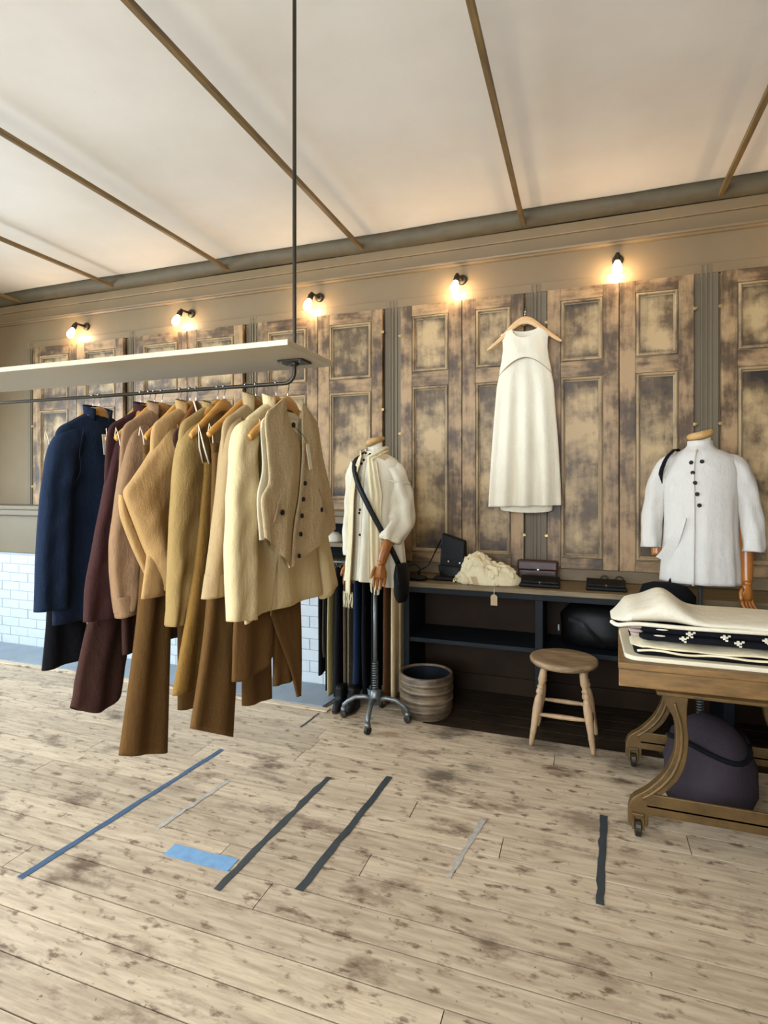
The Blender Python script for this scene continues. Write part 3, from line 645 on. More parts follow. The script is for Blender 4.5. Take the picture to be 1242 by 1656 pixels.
# --- brown trousers A
hanger(-1.336, 'beech hanger with tied loops, its end showing left of the tan jacket', wide=.76)
trousers(-1.352, 'longest brown wide-leg trousers, reaching lowest on the rail', C_BROWN, ([(-.16, 1.60), (-.165, 1.3), (-.19, 1.05), (-.262, .668)], [(.0, 1.60), (-.03, 1.3), (-.045, 1.05), (-.062, .590)]),
         ([(.0, 1.60), (.02, 1.3), (.02, 1.05), (.02, .70)], [(.16, 1.60), (.16, 1.3), (.18, 1.05), (.19, .66)]), .59, 7)
# --- taupe jacket
hanger(-1.416, 'beech hanger inside the taupe wool jacket', wide=.74)
tp = jacket(-1.418, 'taupe brown wool jacket with straight sleeve and cuff', C_TAUPE, 1.08,
   [(-.09, 1.715), (-.152, 1.662), (-.188, 1.55), (-.212, 1.42), (-.230, 1.30), (-.222, 1.18), (-.206, 1.085)], [(-.06, 1.66), (-.055, 1.60), (-.05, 1.50), (-.06, 1.40), (-.07, 1.30), (-.095, 1.18), (-.125, 1.09)], -.12, .20, seed=14, th=.016)
ob('cuff', rib([(-.217, 1.14), (-.203, 1.070)], [(-.108, 1.14), (-.128, 1.075)], [.0265, .0255], -1.414, YR, 6, 22), C_TAUPE, tp, smooth=True, solid=.003)
# --- chestnut trousers hidden behind
hanger(-1.449, 'beech hanger tucked between the taupe and aubergine jackets', wide=.8)
trousers(-1.452, 'dark chestnut trousers ending just below the taupe cuff', C_DKBR, ([(-.16, 1.60), (-.16, 1.3), (-.155, 1.1), (-.15, .935)], [(.0, 1.60), (-.01, 1.3), (-.01, 1.1), (-.01, .92)]),
         ([(.0, 1.60), (.02, 1.3), (.02, 1.1), (.02, .93)], [(.16, 1.60), (.16, 1.3), (.16, 1.1), (.16, .92)]), .92, 9, th=.012)
# --- aubergine jacket
hanger(-1.472, 'beech hanger inside the aubergine jacket', wide=.74)
jacket(-1.480, 'dark aubergine wool jacket with slim sleeve', C_PLUM, 1.06,
   [(-.09, 1.71), (-.150, 1.645), (-.198, 1.47), (-.240, 1.30), (-.268, 1.18), (-.275, 1.07)], [(-.06, 1.66), (-.07, 1.58), (-.10, 1.45), (-.13, 1.30), (-.14, 1.18), (-.15, 1.06)], -.2, .20, seed=17, th=.014, sleeve_th=.022)
# --- dark brown skirt
hanger(-1.51, 'beech hanger with pink tied loop, end poking out beside the navy top', wide=.70)
sk = garment('skirt', 'dark brown long skirt with rounded hem below the aubergine jacket', 'skirt', -1.53, .75)
ob('body', rib([(-.11, 1.60), (-.13, 1.3), (-.22, 1.0), (-.27, .80)], [(.11, 1.60), (.12, 1.3), (-.02, 1.0), (-.075, .80)], [.012, .022, .026, .028], -1.53, YR, 30, 40, .008, 4, 6).xform(lambda p: (p[0], p[1], p[2]-(.05*max(0, 1-((p[1]-YR+.17)/.105)**2) if p[2] < .86 else 0))), C_DKBR, sk, smooth=True, solid=.003)
ob('waistband', rib([(-.115, 1.62), (-.112, 1.57)], [(.115, 1.62), (.112, 1.57)], .014, -1.53, YR, 4, 24), C_DKBR, sk, smooth=True)
for s in (-1, 1): ob('hanger_loop', M().tube([(-1.525, YR+s*.11, 1.61), (-1.51, YR+s*.15, 1.655), (-1.505, YR+s*.160, 1.688), (-1.52, YR+s*.14, 1.65)], .0016, 5), m_paper, sk)
# --- navy top and black dress at the far left
hanger(-1.705, 'beech hanger inside the navy shirt at the left', wide=.74)
nv = jacket(-1.71, 'dark navy blue shirt with hanging price cards at the left', C_NAVY, 1.02, [(-.09, 1.71), (-.19, 1.655), (-.23, 1.5), (-.25, 1.3), (-.26, 1.08)], [(-.06, 1.66), (-.10, 1.58), (-.12, 1.45), (-.13, 1.3), (-.14, 1.07)], -.19, .20, seed=20, th=.022, name='shirt')
for k, (a, z, c) in enumerate(((.035, 1.60, .02), (.008, 1.612, .012))):
    ob('price_card', M().prism([(-.019, 0), (.019, 0), (.019, .075), (-.019, .075)], -.0008, .0008).xform(lambda p, a=a, z=z, c=c: (-1.676+c*.5+p[1], YR+a+p[0]-(p[2])*.12, z+p[2]+p[0]*.1)), m_paper, nv)
    for q in range(3): ob('print_line', M().box(-1.676+c*.5+.001, -1.676+c*.5+.0016, YR+a-.012-(.02+q*.014)*.12, YR+a+(.01 if q != 1 else .004)-(.02+q*.014)*.12, z+.02+q*.014, z+.0215+q*.014), m_kraft, nv)
hanger(-1.735, 'beech hanger at the left holding the black trousers', wide=.76)
trousers(-1.765, 'black trousers at the left end, behind the navy shirt', m_blackc, ([(-.16, 1.60), (-.16, 1.3), (-.17, 1.05), (-.19, .86)], [(.0, 1.60), (-.01, 1.3), (-.01, 1.05), (-.01, .86)]),
         ([(.0, 1.60), (.02, 1.3), (.02, 1.05), (.02, .86)], [(.16, 1.60), (.16, 1.3), (.17, 1.05), (.18, .86)]), .86, 12)

# ------------------------------------------------------------------ ivory dress on the wall
DY = 3.985
dh = thing('clothes_hanger', 'pale wooden hanger holding the ivory dress on the wall', 'hanger', (-.39, DY, 2.65), group='wooden hangers')
P = cat([(-.26, -.20), (-.235, -.185), (-.16, -.128), (-.09, -.062), (-.04, -.026), (0, -.016), (.04, -.026), (.09, -.062), (.16, -.118), (.22, -.165), (.242, -.178)], 44); rg = []
Hh = cat([(h,) for h in (.006, .011, .015, .019, .024, .028, .024, .019, .015, .011, .006)], 44)
for i, (a, z) in enumerate(P):
    b = P[min(i+1, 44)]; c = P[max(i-1, 0)]; tx, tz = b[0]-c[0], b[1]-c[1]; l = math.hypot(tx, tz); nx, nz = -tz/l, tx/l
    rg.append([(-.39+a+nx*cos(2*PI*k/10)*Hh[i][0], DY+sin(2*PI*k/10)*.008-.010*(1-abs(a)/.26), 2.65+z+nz*cos(2*PI*k/10)*Hh[i][0]) for k in range(10)])
ob('bar', M().rings(rg), m_hang_l, dh, smooth=True)
ob('hook', M().tube([(-.39, DY-.01, 2.655), (-.39, DY-.005, 2.70), (-.385, DY+.02, 2.735), (-.39, DY+.06, 2.75), (-.39, 4.085, 2.735)], .002, 6), m_chrome, dh, smooth=True)
dr = thing('dress', 'sleeveless ivory dress with flared skirt hanging on the shutters', 'dress', (-.39, DY, 1.31))
def dpanel(L, R, T, y0, fold, ff, seed, nz=44, ns=72, hem=None):
    m = rib(L, R, T, 0, 0, nz, ns, fold, ff, seed, 1.4)
    def fx(p):
        z = p[2]
        if hem and z < 1.5: z += hem(p[1])*min(1, (1.5-z)/.12)
        return (-.39+p[1], y0-p[0], z)
    return m.xform(fx)
def topf(q, front):
    x = q*.165; a = abs(x)
    if a > .084: return 2.548+(.165-a)/.081*.036
    return 2.584-(.070 if front else .022)*math.sqrt(max(0, 1-(x/.084)**2))
def halfw(z):
    P_ = [(2.20, .186), (2.30, .172), (2.36, .160), (2.44, .150), (2.50, .152), (2.548, .165), (2.60, .165)]
    for (a, wa), (b, wb) in zip(P_, P_[1:]):
        if z <= b: return wa+(wb-wa)*max(0, (z-a)/(b-a))
    return .165
for front in (True, False):
    m = M(); na, nb_ = 60, 26
    for i in range(na+1):
        q = -1+2*i/na
        for k in range(nb_+1):
            zt_ = topf(q, front); zb_ = 2.262+.108*(1-q*q) if front else 2.25; z = zt_+(zb_-zt_)*k/nb_
            th_ = (.010+.036*min(1, (2.60-z)/.2))*(1-abs(q)**2.6)+.002*sin(q*7+z*20)*(1-q*q)
            m.v.append((-.39+q*halfw(z), DY-.002-(th_ if front else -th_*.6), z))
    for i in range(na):
        for k in range(nb_):
            a = i*(nb_+1)+k; m.f.append((a, a+nb_+1, a+nb_+2, a+1))
    ob('bodice_front' if front else 'bodice_back', m, m_dress, dr, smooth=True, solid=.003)
ob('skirt', dpanel([(-.120, 2.42), (-.158, 2.30), (-.188, 2.20), (-.207, 2.00), (-.226, 1.75), (-.241, 1.50), (-.250, 1.345)], [(.120, 2.42), (.158, 2.30), (.188, 2.20), (.203, 2.00), (.222, 1.75), (.235, 1.50), (.240, 1.362)], [.020, .030, .044, .050, .054, .056, .058], DY-.001, .028, 7, 2, 60, 120), m_dress, dr, smooth=True, solid=.002)
ob('back_hem', dpanel([(-.17, 1.42), (-.17, 1.335), (-.15, 1.322)], [(.18, 1.42), (.18, 1.335), (.16, 1.318)], [.03, .034, .034], DY+.018, .008, 12, 3, 10, 60, hem=lambda x: -.012*max(0, 1-(x/.17)**2)), m_dress, dr, smooth=True, solid=.002)
sm = [(-.39+q*halfw(2.262+.108*(1-q*q)), DY-.003-(.010+.036*min(1, (.338-.108*(1-q*q))/.2))*(1-abs(q)**2.6)-.001, 2.262+.108*(1-q*q)) for q in [-1+2*i/40 for i in range(41)]]
ob('yoke_seam', M().tube(sm, .0022, 5), C_BEIGE, dr)

# ------------------------------------------------------------------ dressed mannequins
def mannequin(loc, rz, label, arm_l, arm_r, hand_l=True, hand_r=True, tilt=.0):
    t = thing('mannequin', label, 'mannequin', loc, rz, group='dress forms on wheeled stands')
    K = dict(local=True, smooth=True)
    ob('torso', M().lathe([(.13, .98), (.15, 1.05), (.135, 1.2), (.155, 1.38), (.165, 1.5), (.15, 1.6), (.10, 1.655), (.062, 1.68), (.054, 1.71), (.053, 1.765)], (0, 0, 0), 28, 1, .62), m_white, t, **K)
    ob('neck_cap', M().tube([(0, 0, 1.765), (0, -.002, 1.771), (0, -.002, 1.787), (0, -.002, 1.792)], [.060, .066, .066, .058], 24).xform(lambda p: (p[0], p[1]*.85, p[2]+p[0]*.22)), m_capwood, t, **K)
    ob('pole', M().tube([(0, 0, .17), (0, 0, 1.0)], .0135, 14), m_steel, t, **K)
    ob('spring', M().tube([(.019*cos(a*.9), .019*sin(a*.9), .17+a*.0022) for a in range(0, 95)], .0035, 5), m_steel, t, **K)
    ob('hub', M().lathe([(.02, .10), (.032, .11), (.036, .15), (.03, .19), (.018, .20)], (0, 0, 0), 18), m_steel, t, **K)
    for k in range(4):
        a = math.radians(28)+k*PI/2; d = Vector((cos(a), sin(a), 0))
        lg = ob('leg', M().tube([d*r+Vector((0, 0, z)) for r, z in ((.02, .135), (.07, .148), (.13, .14), (.18, .11), (.205, .085), (.208, .062))], [.016, .015, .014, .014, .015, .012], 10), m_steel, t, **K)
        c = d*.208+Vector((0, 0, .026)); ax = Vector((-d.y, d.x, 0)).lerp(d, .4).normalized()
        ob('caster_wheel', M().tube([c-ax*.011, c-ax*.008, c+ax*.008, c+ax*.011], [.020, .026, .026, .020], 16), m_iron, lg, **K)
        ob('caster_fork', M().tube([d*.208+Vector((0, 0, .07)), d*.208+Vector((0, 0, .045))], [.017, .020], 10), m_steel, lg, **K)
    for path, has in ((arm_l, hand_l), (arm_r, hand_r)):
        if not path: continue
        p = [Vector(q) for q in path]
        ar = ob('arm', M().tube(cat([tuple(q) for q in p], 16), [.045-.018*i/16 for i in range(17)], 12), m_woodarm, t, **K)
        if has:
            wv = p[-1]; dd = (p[-1]-p[-2]).normalized()*.35+Vector((0, 0, -.75)); dd.normalize()
            sd_ = Vector((-.77, -.64, 0)); sd_ = (sd_-dd*sd_.dot(dd)).normalized(); nn = dd.cross(sd_).normalized()
            h = M(); h.ball(tuple(wv), .026, .026, .020, 12, 7)
            rg = []
            for (q, hw, ht) in ((0, .020, .017), (.02, .026, .019), (.05, .036, .019), (.08, .040, .017), (.095, .036, .012)):
                rg.append([tuple(wv+dd*q+sd_*(cos(2*PI*k/14)*hw)+nn*(sin(2*PI*k/14)*ht)) for k in range(14)])
            h.rings(rg)
            for i, (o_, ln) in enumerate(((.029, .068), (.010, .080), (-.010, .075), (-.028, .058))):
                b = wv+dd*.085+sd_*o_; f1 = dd+nn*(-.25)+sd_*(o_*3); f1.normalize(); f2 = (dd+nn*(-.75)).normalized()
                h.tube([b, b+f1*ln*.42, b+f1*ln*.42+f2*ln*.33, b+f1*ln*.42+f2*ln*.58+nn*(-.006)], [.0095, .0088, .0078, .005], 8)
            b = wv+dd*.03+sd_*.026; f1 = (dd+sd_*.75+nn*(-.3)).normalized()
            h.tube([b, b+f1*.03, b+f1*.03+(dd+sd_*.2-nn*.3).normalized()*.03, b+f1*.03+(dd+sd_*.2-nn*.3).normalized()*.042], [.012, .0105, .009, .005], 8)
            ob('hand', h, m_woodarm, ar, **K)
    return t
SH = [(1.712, .060, .056), (1.695, .078, .066), (1.672, .130, .082), (1.64, .176, .094), (1.58, .196, .108), (1.48, .196, .120), (1.36, .190, .126), (1.22, .196, .130), (1.08, .208, .136), (.96, .220, .142), (.885, .228, .146)]
def surf(psi, z, off=0, prof=SH, fold=0):
    P_ = sorted(prof, key=lambda q: q[0]); k = 0
    while k < len(P_)-2 and P_[k+1][0] < z: k += 1
    a, b = P_[k], P_[k+1]; t = max(0, min(1, (z-a[0])/(b[0]-a[0]))); w_ = a[1]+(b[1]-a[1])*t; d_ = a[2]+(b[2]-a[2])*t
    f = 0
    if fold: f = fold*max(0, min(1, (1.6-z)/.7))*(sin(psi*9+1.3+.5*sin(z*5))+.5*sin(psi*17+z*2))
    return Vector((cos(psi)*(w_+off+f), -sin(psi)*(d_+off+f), z))
def shirt_body(prof, fold, hemf=None, n=96):
    m = M(); rg = []; zs = []
    P_ = cat([p for p in prof], 44)
    for (z, w_, d_) in P_:
        r = []
        for k in range(n):
            a = 2*PI*k/n; f = fold*max(0, min(1, (1.6-z)/.7))*(sin(a*9+1.3+.5*sin(z*5))+.5*sin(a*17+z*2)); zz = z
            if hemf and z < 1.0: zz += hemf(a)*(1.0-z)/.115
            r.append((cos(a)*(w_+f), -sin(a)*(d_+f), zz))
        rg.append(r)
    return m.rings(rg, False, False)
def strip(pts, wid, dirs, th=.004):
    """flat strap along pts, width along dirs"""
    rg = []; n = len(pts)
    for i, (p, d) in enumerate(zip(pts, dirs)):
        p = Vector(p); t = (Vector(pts[min(i+1, n-1)])-Vector(pts[max(i-1, 0)])).normalized(); d = Vector(d); d = (d-t*d.dot(t)).normalized(); nn = t.cross(d)
        h = wid/2 if not isinstance(wid, (list, tuple)) else wid[i]/2
        rg.append([p-d*h-nn*th/2, p+d*h-nn*th/2, p+d*h+nn*th/2, p-d*h+nn*th/2])
    return M().rings(rg)
def puff(path, rad, n=30, crump=.006, seed=0, seg=28):
    P_ = cat(path, n); R_ = cat([(r,) for r in rad], n); m = M(); rg = []; up = None
    for i, p in enumerate(P_):
        p = Vector(p); t = (Vector(P_[min(i+1, n)])-Vector(P_[max(i-1, 0)])).normalized()
        if up is None: up = Vector((0, -1, 0))
        a = t.cross(up).normalized(); b = a.cross(t).normalized(); up = b
        r = []
        for k in range(seg):
            q = 2*PI*k/seg; rr_ = R_[i][0]+crump*sin(q*3+i*.35+seed)*sin(i*.5+seed)+crump*.7*sin(q*5-i*.3)
            r.append(p+a*cos(q)*rr_+b*sin(q)*rr_)
        rg.append(r)
    return m.rings(rg, False, False)
RZ1 = math.radians(-20); L1 = (-1.257, 3.35, 0)
K = dict(local=True, smooth=True)
mannequin(L1, RZ1, 'headless dress form on a wheeled steel stand with varnished wooden arm', [(.14, .0, 1.60), (.19, .025, 1.31), (.188, -.098, 1.16), (.176, -.150, 1.035)], [(-.165, .02, 1.60), (-.195, .01, 1.32), (-.185, -.02, 1.14), (-.185, -.04, 1.0)])
sh = thing('shirt', 'loose white shirt with paired black buttons and puffed sleeve', 'shirt', (L1[0], L1[1], .88), RZ1)
def dz(m, z=.88): return m.xform(lambda p: (p[0], p[1], p[2]-z))
ob('body', dz(shirt_body(SH, .013, lambda a: -.035*cos(a)*(-1)*0+.03*sin(a)*0-.02*cos(2*a))), m_white, sh, solid=.003, **K)
ob('sleeve', dz(puff([(.085, .0, 1.605), (.158, .005, 1.578), (.185, .018, 1.48), (.196, .028, 1.36), (.196, -.005, 1.25), (.190, -.080, 1.185), (.188, -.098, 1.158)], [.030, .060, .066, .076, .082, .064, .046], crump=.011, seed=1)), m_white, sh, solid=.003, **K)
ob('sleeve', dz(puff([(-.150, .01, 1.635), (-.180, .01, 1.56), (-.195, .01, 1.42), (-.20, .0, 1.28), (-.195, -.01, 1.15), (-.19, -.015, 1.04)], [.050, .055, .052, .055, .058, .050], seed=4)), m_white, sh, solid=.003, **K)
ob('sleeve_band', dz(M().tube([(.178+.074*cos(q), .01+.074*sin(q), 1.525-.018*cos(q)) for q in [2*PI*i/24 for i in range(25)]], .0035, 6)), m_white, sh, **K)
ob('collar', dz(M().rings([[(.060*cos(a)*1.02, -.058*sin(a), 1.708-.012*max(0, sin(a))) for a in [PI/2+.35+(2*PI-.7)*k/30 for k in range(31)]], [(.068*cos(a), -.066*sin(a), 1.738-.014*max(0, sin(a))) for a in [PI/2+.5+(2*PI-1.0)*k/30 for k in range(31)]]], False, False, False)), m_white, sh, solid=.003, **K)
for (pf, z) in ((1.64, 1.655), (1.70, 1.632), (1.66, 1.50), (1.70, 1.482), (1.64, 1.345), (1.67, 1.325), (1.62, 1.19), (1.35, 1.69), (1.85, 1.70)):
    q = surf(pf, z, .007, fold=.013); n_ = Vector((cos(pf), -sin(pf), 0)); ob('button', dz(M().disc(q, n_, .0085, .006, 12)), m_btn, sh, local=True)
ob('placket', dz(strip([surf(1.60, z, .004, fold=.013) for z in [1.69-.78*i/30 for i in range(31)]], .034, [(1, 0, 0)]*31, .004)), m_white, sh, **K)
ob('shoulder_patch', dz(strip([(.070, -.058, 1.688), (.10, -.052, 1.676), (.132, -.046, 1.662)], .042, [(.2, -1, -.9)]*3, .004)), m_kraft, sh, local=True, label='tan paper swing tag lying on the shoulder')
# scarf
sc = thing('scarf', 'long cream fringed scarf hanging around the mannequin neck', 'scarf', (L1[0], L1[1], .75), RZ1)
def scarf_strip(psi, ztop, zbot, w0, w1, side, seed):
    pts = [Vector((side*.012, .072, 1.722)), Vector((side*.055, .054, 1.722)), Vector((side*.076, .0, 1.712)), Vector((side*.080, -.045, 1.692))]
    k = 26
    for i in range(k+1):
        z = ztop+(zbot-ztop)*i/k; u = min(1, i/8); ps = PI/2-side*(PI/2-psi if side > 0 else psi-PI/2)*(.55+.45*u) if False else PI/2+(psi-PI/2)*(.6+.4*u)
        pts.append(surf(ps, max(z, .9), .020, fold=0)+Vector((0, 0, min(0, z-.9))))
    n = len(pts); rg = []
    for i, p in enumerate(pts):
        t = (pts[min(i+1, n-1)]-pts[max(i-1, 0)]).normalized(); out = Vector((p.x*.8, p.y, 0)).normalized(); d = t.cross(out).normalized(); nn = d.cross(t).normalized(); f = min(1, i/12); hw = (w0+(w1-w0)*f)/2
        r = [p+d*(hw*(2*j/16-1))+nn*(.0055*sin(2*PI*j/16*2.5+seed+.05*i)+.006*(1-f)*sin(PI*j/16)) for j in range(17)]
        rg.append(r)
    return M().rings(rg, False, False, False), pts[-1]
for (psi, zt, zb, side, sd2) in ((math.radians(112), 1.66, .82, -1, 0), (math.radians(60), 1.66, .93, 1, 2)):
    mm, end = scarf_strip(psi, zt, zb, .050, .082, side, sd2)
    pn = ob('end', mm.xform(lambda p: (p[0], p[1], p[2]-.75)), m_cream_scarf, sc, solid=.004, **K)
    for i in range(9):
        xx = end+Vector((-.040+.080*i/8, .004*sin(i*2.1), 0)); rnd = random.Random(i*7+sd2)
        ob('fringe', M().tube([xx+Vector((0, 0, .01)), xx+Vector((rnd.uniform(-.006, .006), -.004, -.035)), xx+Vector((rnd.uniform(-.012, .012), -.004, -.075-rnd.uniform(0, .02)))], [.0028, .0026, .0032], 5).xform(lambda p: (p[0], p[1], p[2]-.75)), m_cream_scarf, pn, **K)
# cross-body bag
cb = thing('shoulder_bag', 'black leather pouch on a dark strap across the mannequin', 'bag', (L1[0], L1[1], .78), RZ1)
pts = [Vector((-.085, .05, 1.700)), Vector((-.086, .0, 1.715))]
for i in range(25):
    u = i/24; z = 1.672+(1.02-1.672)*u; ps = math.radians(118-100*u**.95); pts.append(surf(ps, z, .026+.016*min(1, u*4)*(1-u**3), fold=0))
ob('strap', strip(pts, .034, [(1, .2, .45)]*len(pts), .004).xform(lambda p: (p[0], p[1], p[2]-.78)), m_black, cb, **K)
ob('pouch', rib([(-.055, 1.02), (-.065, .95), (-.06, .84), (-.035, .79)], [(.05, 1.02), (.06, .95), (.055, .84), (.035, .79)], [.010, .026, .030, .012], .238, -.03, 16, 24, cap=True).xform(lambda p: (p[0], p[1], p[2]-.78)), m_black, cb, **K)
ob('flap', rib([(-.058, 1.026), (-.068, .96), (-.06, .90)], [(.053, 1.026), (.063, .96), (.055, .90)], [.012, .030, .035], .239, -.03, 10, 24, cap=True).xform(lambda p: (p[0], p[1], p[2]-.78)), m_black, cb, **K)

# second mannequin at the right edge
RZ2 = math.radians(-8); L2 = (.60, 3.52, 0)
mannequin(L2, RZ2, 'dress form at the right edge wearing the buttoned white jacket', [(.17, .0, 1.60), (.215, .02, 1.31), (.215, -.01, 1.1), (.215, -.03, .98)], [(-.17, .0, 1.60), (-.215, .02, 1.35), (-.215, .0, 1.20), (-.215, -.02, 1.10)], True, False)
SH2 = [(1.742, .060, .058), (1.715, .064, .060), (1.695, .085, .07), (1.672, .130, .085), (1.64, .170, .098), (1.58, .188, .110), (1.48, .185, .122), (1.36, .178, .126), (1.22, .182, .130), (1.08, .192, .136), (.965, .200, .142)]
j2 = thing('jacket', 'white stand-collar jacket with black buttons on the right-edge mannequin', 'jacket', (L2[0], L2[1], .96), RZ2)
ob('body', dz(shirt_body(SH2, .004), .96), m_white2, j2, solid=.004, **K)
for s in (-1, 1):
    ob('sleeve', dz(puff([(s*.10, .005, 1.638), (s*.155, .005, 1.605), (s*.195, .005, 1.53), (s*.218, .01, 1.44), (s*.238, .0, 1.32), (s*.245, -.02, 1.22), (s*.245, -.03, 1.145)], [.036, .056, .060, .056, .054, .052, .050], crump=.004, seed=s), .96), m_white2, j2, solid=.004, **K)
for i, z in enumerate((1.62, 1.565, 1.51, 1.45, 1.39)):
    ps = math.radians(104-3*i); q = surf(ps, z, .007, SH2); ob('button', dz(M().disc(q, (cos(ps), -sin(ps), 0), .011, .006, 14), .96), m_btn, j2, local=True)
q = surf(math.radians(88), 1.625, .007, SH2); ob('button', dz(M().disc(q, (0, -1, 0), .011, .006, 14), .96), m_btn, j2, local=True)
fl_ = [surf(math.radians(100)-.0*i, z, .006, SH2) for i, z in enumerate([1.69-.73*k/20 for k in range(21)])]
ob('front_edge', dz(strip(fl_, .012, [(1, 0, 0)]*21, .006), .96), m_white2, j2, **K)
lap = [Vector(surf(math.radians(112), 1.32, .012, SH2)), Vector(surf(math.radians(128), 1.2, .014, SH2)), Vector(surf(math.radians(150), 1.08, .016, SH2))]
ob('front_flap', dz(strip(cat([tuple(p) for p in lap], 12), [.01+.006*k for k in range(13)], [(1, -.3, .5)]*13, .010), .96), m_white2, j2, local=True)
b2 = thing('shoulder_bag', 'black cloth bag slung on the mannequin at the right edge', 'bag', (L2[0], L2[1], .62), RZ2)
pts = [Vector((-.105, .04, 1.690)), Vector((-.115, .0, 1.700)), Vector((-.130, -.05, 1.690)), Vector((-.160, -.085, 1.655)), Vector((-.180, -.085, 1.61)), Vector((-.195, -.06, 1.55)), Vector((-.19, -.02, 1.45)), Vector((-.16, -.02, 1.2)), Vector((-.15, -.10, .94))]
ob('strap', strip(cat([tuple(p) for p in pts], 24), .03, [(.6, -.8, 0)]*25, .004).xform(lambda p: (p[0], p[1], p[2]-.62)), m_blackc, b2, **K)
ob('pouch', M().lathe([(.05, .64), (.12, .64), (.15, .70), (.155, .80), (.14, .90), (.11, .95), (.06, .965), (.001, .965)], (0, 0, 0), 28, 1, .42).xform(lambda p: (p[0]-.17+.01*sin(p[2]*30), p[1]-.13, p[2]-.62)), m_blackc, b2, **K)

# ------------------------------------------------------------------ trousers on the low rail left of the bench
lr = thing('low_rail', 'short steel rail under the grey ledge carrying dark trousers', 'clothes rail', (-1.55, 3.66, .93))
ob('pipe', M().tube([(-1.95, 3.66, .95), (-1.21, 3.66, .95)], .009, 10), m_steel, lr, smooth=True)
for x in (-1.93, -1.45): ob('bracket', M().tube([(x, 3.66, .95), (x, 3.70, 1.0), (x, 3.80, 1.215)], .007, 8), m_steel, lr, smooth=True)
specs = [(512, '#121216', .17, 'leftmost black trousers on the low rail', .012), (519, '#4b4235', .30, 'dark taupe trousers second from the left on the low rail', .007), (523, '#101014', .07, 'narrow black trousers left of the khaki pair', .010),
         (528, '#8f8256', .04, 'khaki-yellow trousers on the low rail', .013), (540, '#15151a', .05, 'wide black trousers right of the khaki pair', .020), (553, '#574b3a', .05, 'grey-brown trousers on the low rail left of the navy pair', .012),
         (560, '#6d6350', .09, 'stone coloured trousers on the low rail', .009), (571, '#1a2740', .07, 'navy trousers on the low rail', .018), (584, '#101013', .06, 'black trousers just left of the mannequin pole', .018),
         (600, '#0d0d10', .07, 'black trousers directly behind the mannequin pole', .022), (620, '#4a2f1a', .04, 'chestnut brown trousers right of the mannequin pole', .020), (631, '#cbb68c', .06, 'cream trousers beside the bench end panel', .012)]
for i, (px, hx, zb, lab, tk) in enumerate(specs):
    u = (px-621)/909; X_ = 3.50*(-sin(TH)+u*cos(TH))/(cos(TH)+u*sin(TH)); mt = fabric('trouser_cloth_%d' % i, hx, .08)
    t = thing('trousers', lab, 'trousers', (X_, 3.64, zb), group='trousers on the low rail')
    rd = random.Random(i)
    ob('leg', rib([(-.125, .925), (-.13, .7), (-.135+rd.uniform(-.01, .01), .4), (-.14+rd.uniform(-.02, .02), zb)], [(.0, .925), (.0, .7), (.01, .4), (.0, zb+.01)], [tk*.7, tk, tk, tk], X_, 3.66, 22, 16, .006, 2, i, .6, crumple=.001), mt, t, smooth=True, solid=.002)
    ob('leg', rib([(.005, .925), (.0, .7), (.0, .4), (-.01, zb+.02)], [(.12, .925), (.12, .7), (.12, .4), (.12, zb+.015)], [tk*.7, tk, tk, tk], X_+.002, 3.66, 22, 16, .006, 2, i+4, .6), mt, t, smooth=True, solid=.002)
    ob('clip_hook', M().tube([(X_, 3.66, .92), (X_, 3.668, .945), (X_, 3.66, .963), (X_, 3.65, .955)], .0018, 6).box(X_-.004, X_+.004, 3.60, 3.72, .915, .93), m_chrome, t)
for k, (x, y_) in enumerate(((-1.455, 3.475), (-1.545, 3.47))):
    t = thing('boot', ('dark ankle boot in front of the hanging navy trousers', 'second dark ankle boot half behind its mate')[k], 'boot', (x, y_, 0), group='pair of boots')
    ob('upper', rib([(-.05, .15), (-.055, .08), (-.09, .05), (-.12, .012)], [(.05, .15), (.055, .08), (.06, .05), (.06, .012)], [.034, .036, .036, .036], x, y_, 14, 24, cap=True), m_black, t, smooth=True)
    ob('sole', M().lathe([(1, 0), (1, .012)], (0, 0, 0), 20).xform(lambda p: (x+p[0]*.037, y_-.03+p[1]*.095, p[2]+.0005)), m_brownl, t)
t = thing('bucket', 'small pale grey bucket beneath the hanging trousers', 'bucket', (-1.345, 3.58, 0))
ob('body', M().lathe([(.045, .0), (.05, .002), (.06, .11), (.056, .11), (.047, .008), (.001, .008)], (-1.345, 3.60, .0), 24), m_mortar, t, smooth=True)
ob('rim', M().tube([(-1.345+.06*cos(a), 3.60+.06*sin(a), .11) for a in [2*PI*i/24 for i in range(25)]], .003, 6), m_mortar, t, smooth=True)

# ------------------------------------------------------------------ bench along the wall
bn = thing('wall_bench', 'long blue-black painted bench with worn wooden top under the shutters', 'bench', (.2, 3.9, 0))
X0, X1 = -1.175, 1.75
ob('end_panel', M().box(X0, X0+.04, 3.69, 4.12, 0, .80), m_bench, bn, bevel=.004)
for x in (-.275, .78): ob('divider', M().box(x-.025, x+.025, 3.69, 4.1, 0, .80), m_bench, bn, bevel=.004)
ob('end_panel', M().box(X1-.04, X1, 3.69, 4.12, 0, .80), m_bench, bn, bevel=.004)
ob('front_rail', M().box(X0, X1, 3.685, 3.705, .765, .803), m_bench, bn, bevel=.003)
for (a, b) in ((X0+.04, -.30), (-.25, .755), (.805, X1-.04)):
    ob('shelf', M().box(a, b, 3.70, 4.1, .425, .455), m_bench, bn, bevel=.003)
    ob('back_panel', M().box(a, b, 4.10, 4.12, .12, .80), m_bench_in, bn)
    ob('plinth_board', M().box(a, b, 4.085, 4.12, .0, .12), m_bench_in, bn, bevel=.004)
tag(ob('bench_top', M().box(X0-.004, X1+.02, 3.665, 4.125, .805, .838), m_bench_top, bevel=.004), 'worn brown wooden top of the long wall bench', 'worktop')
ZB = .8385
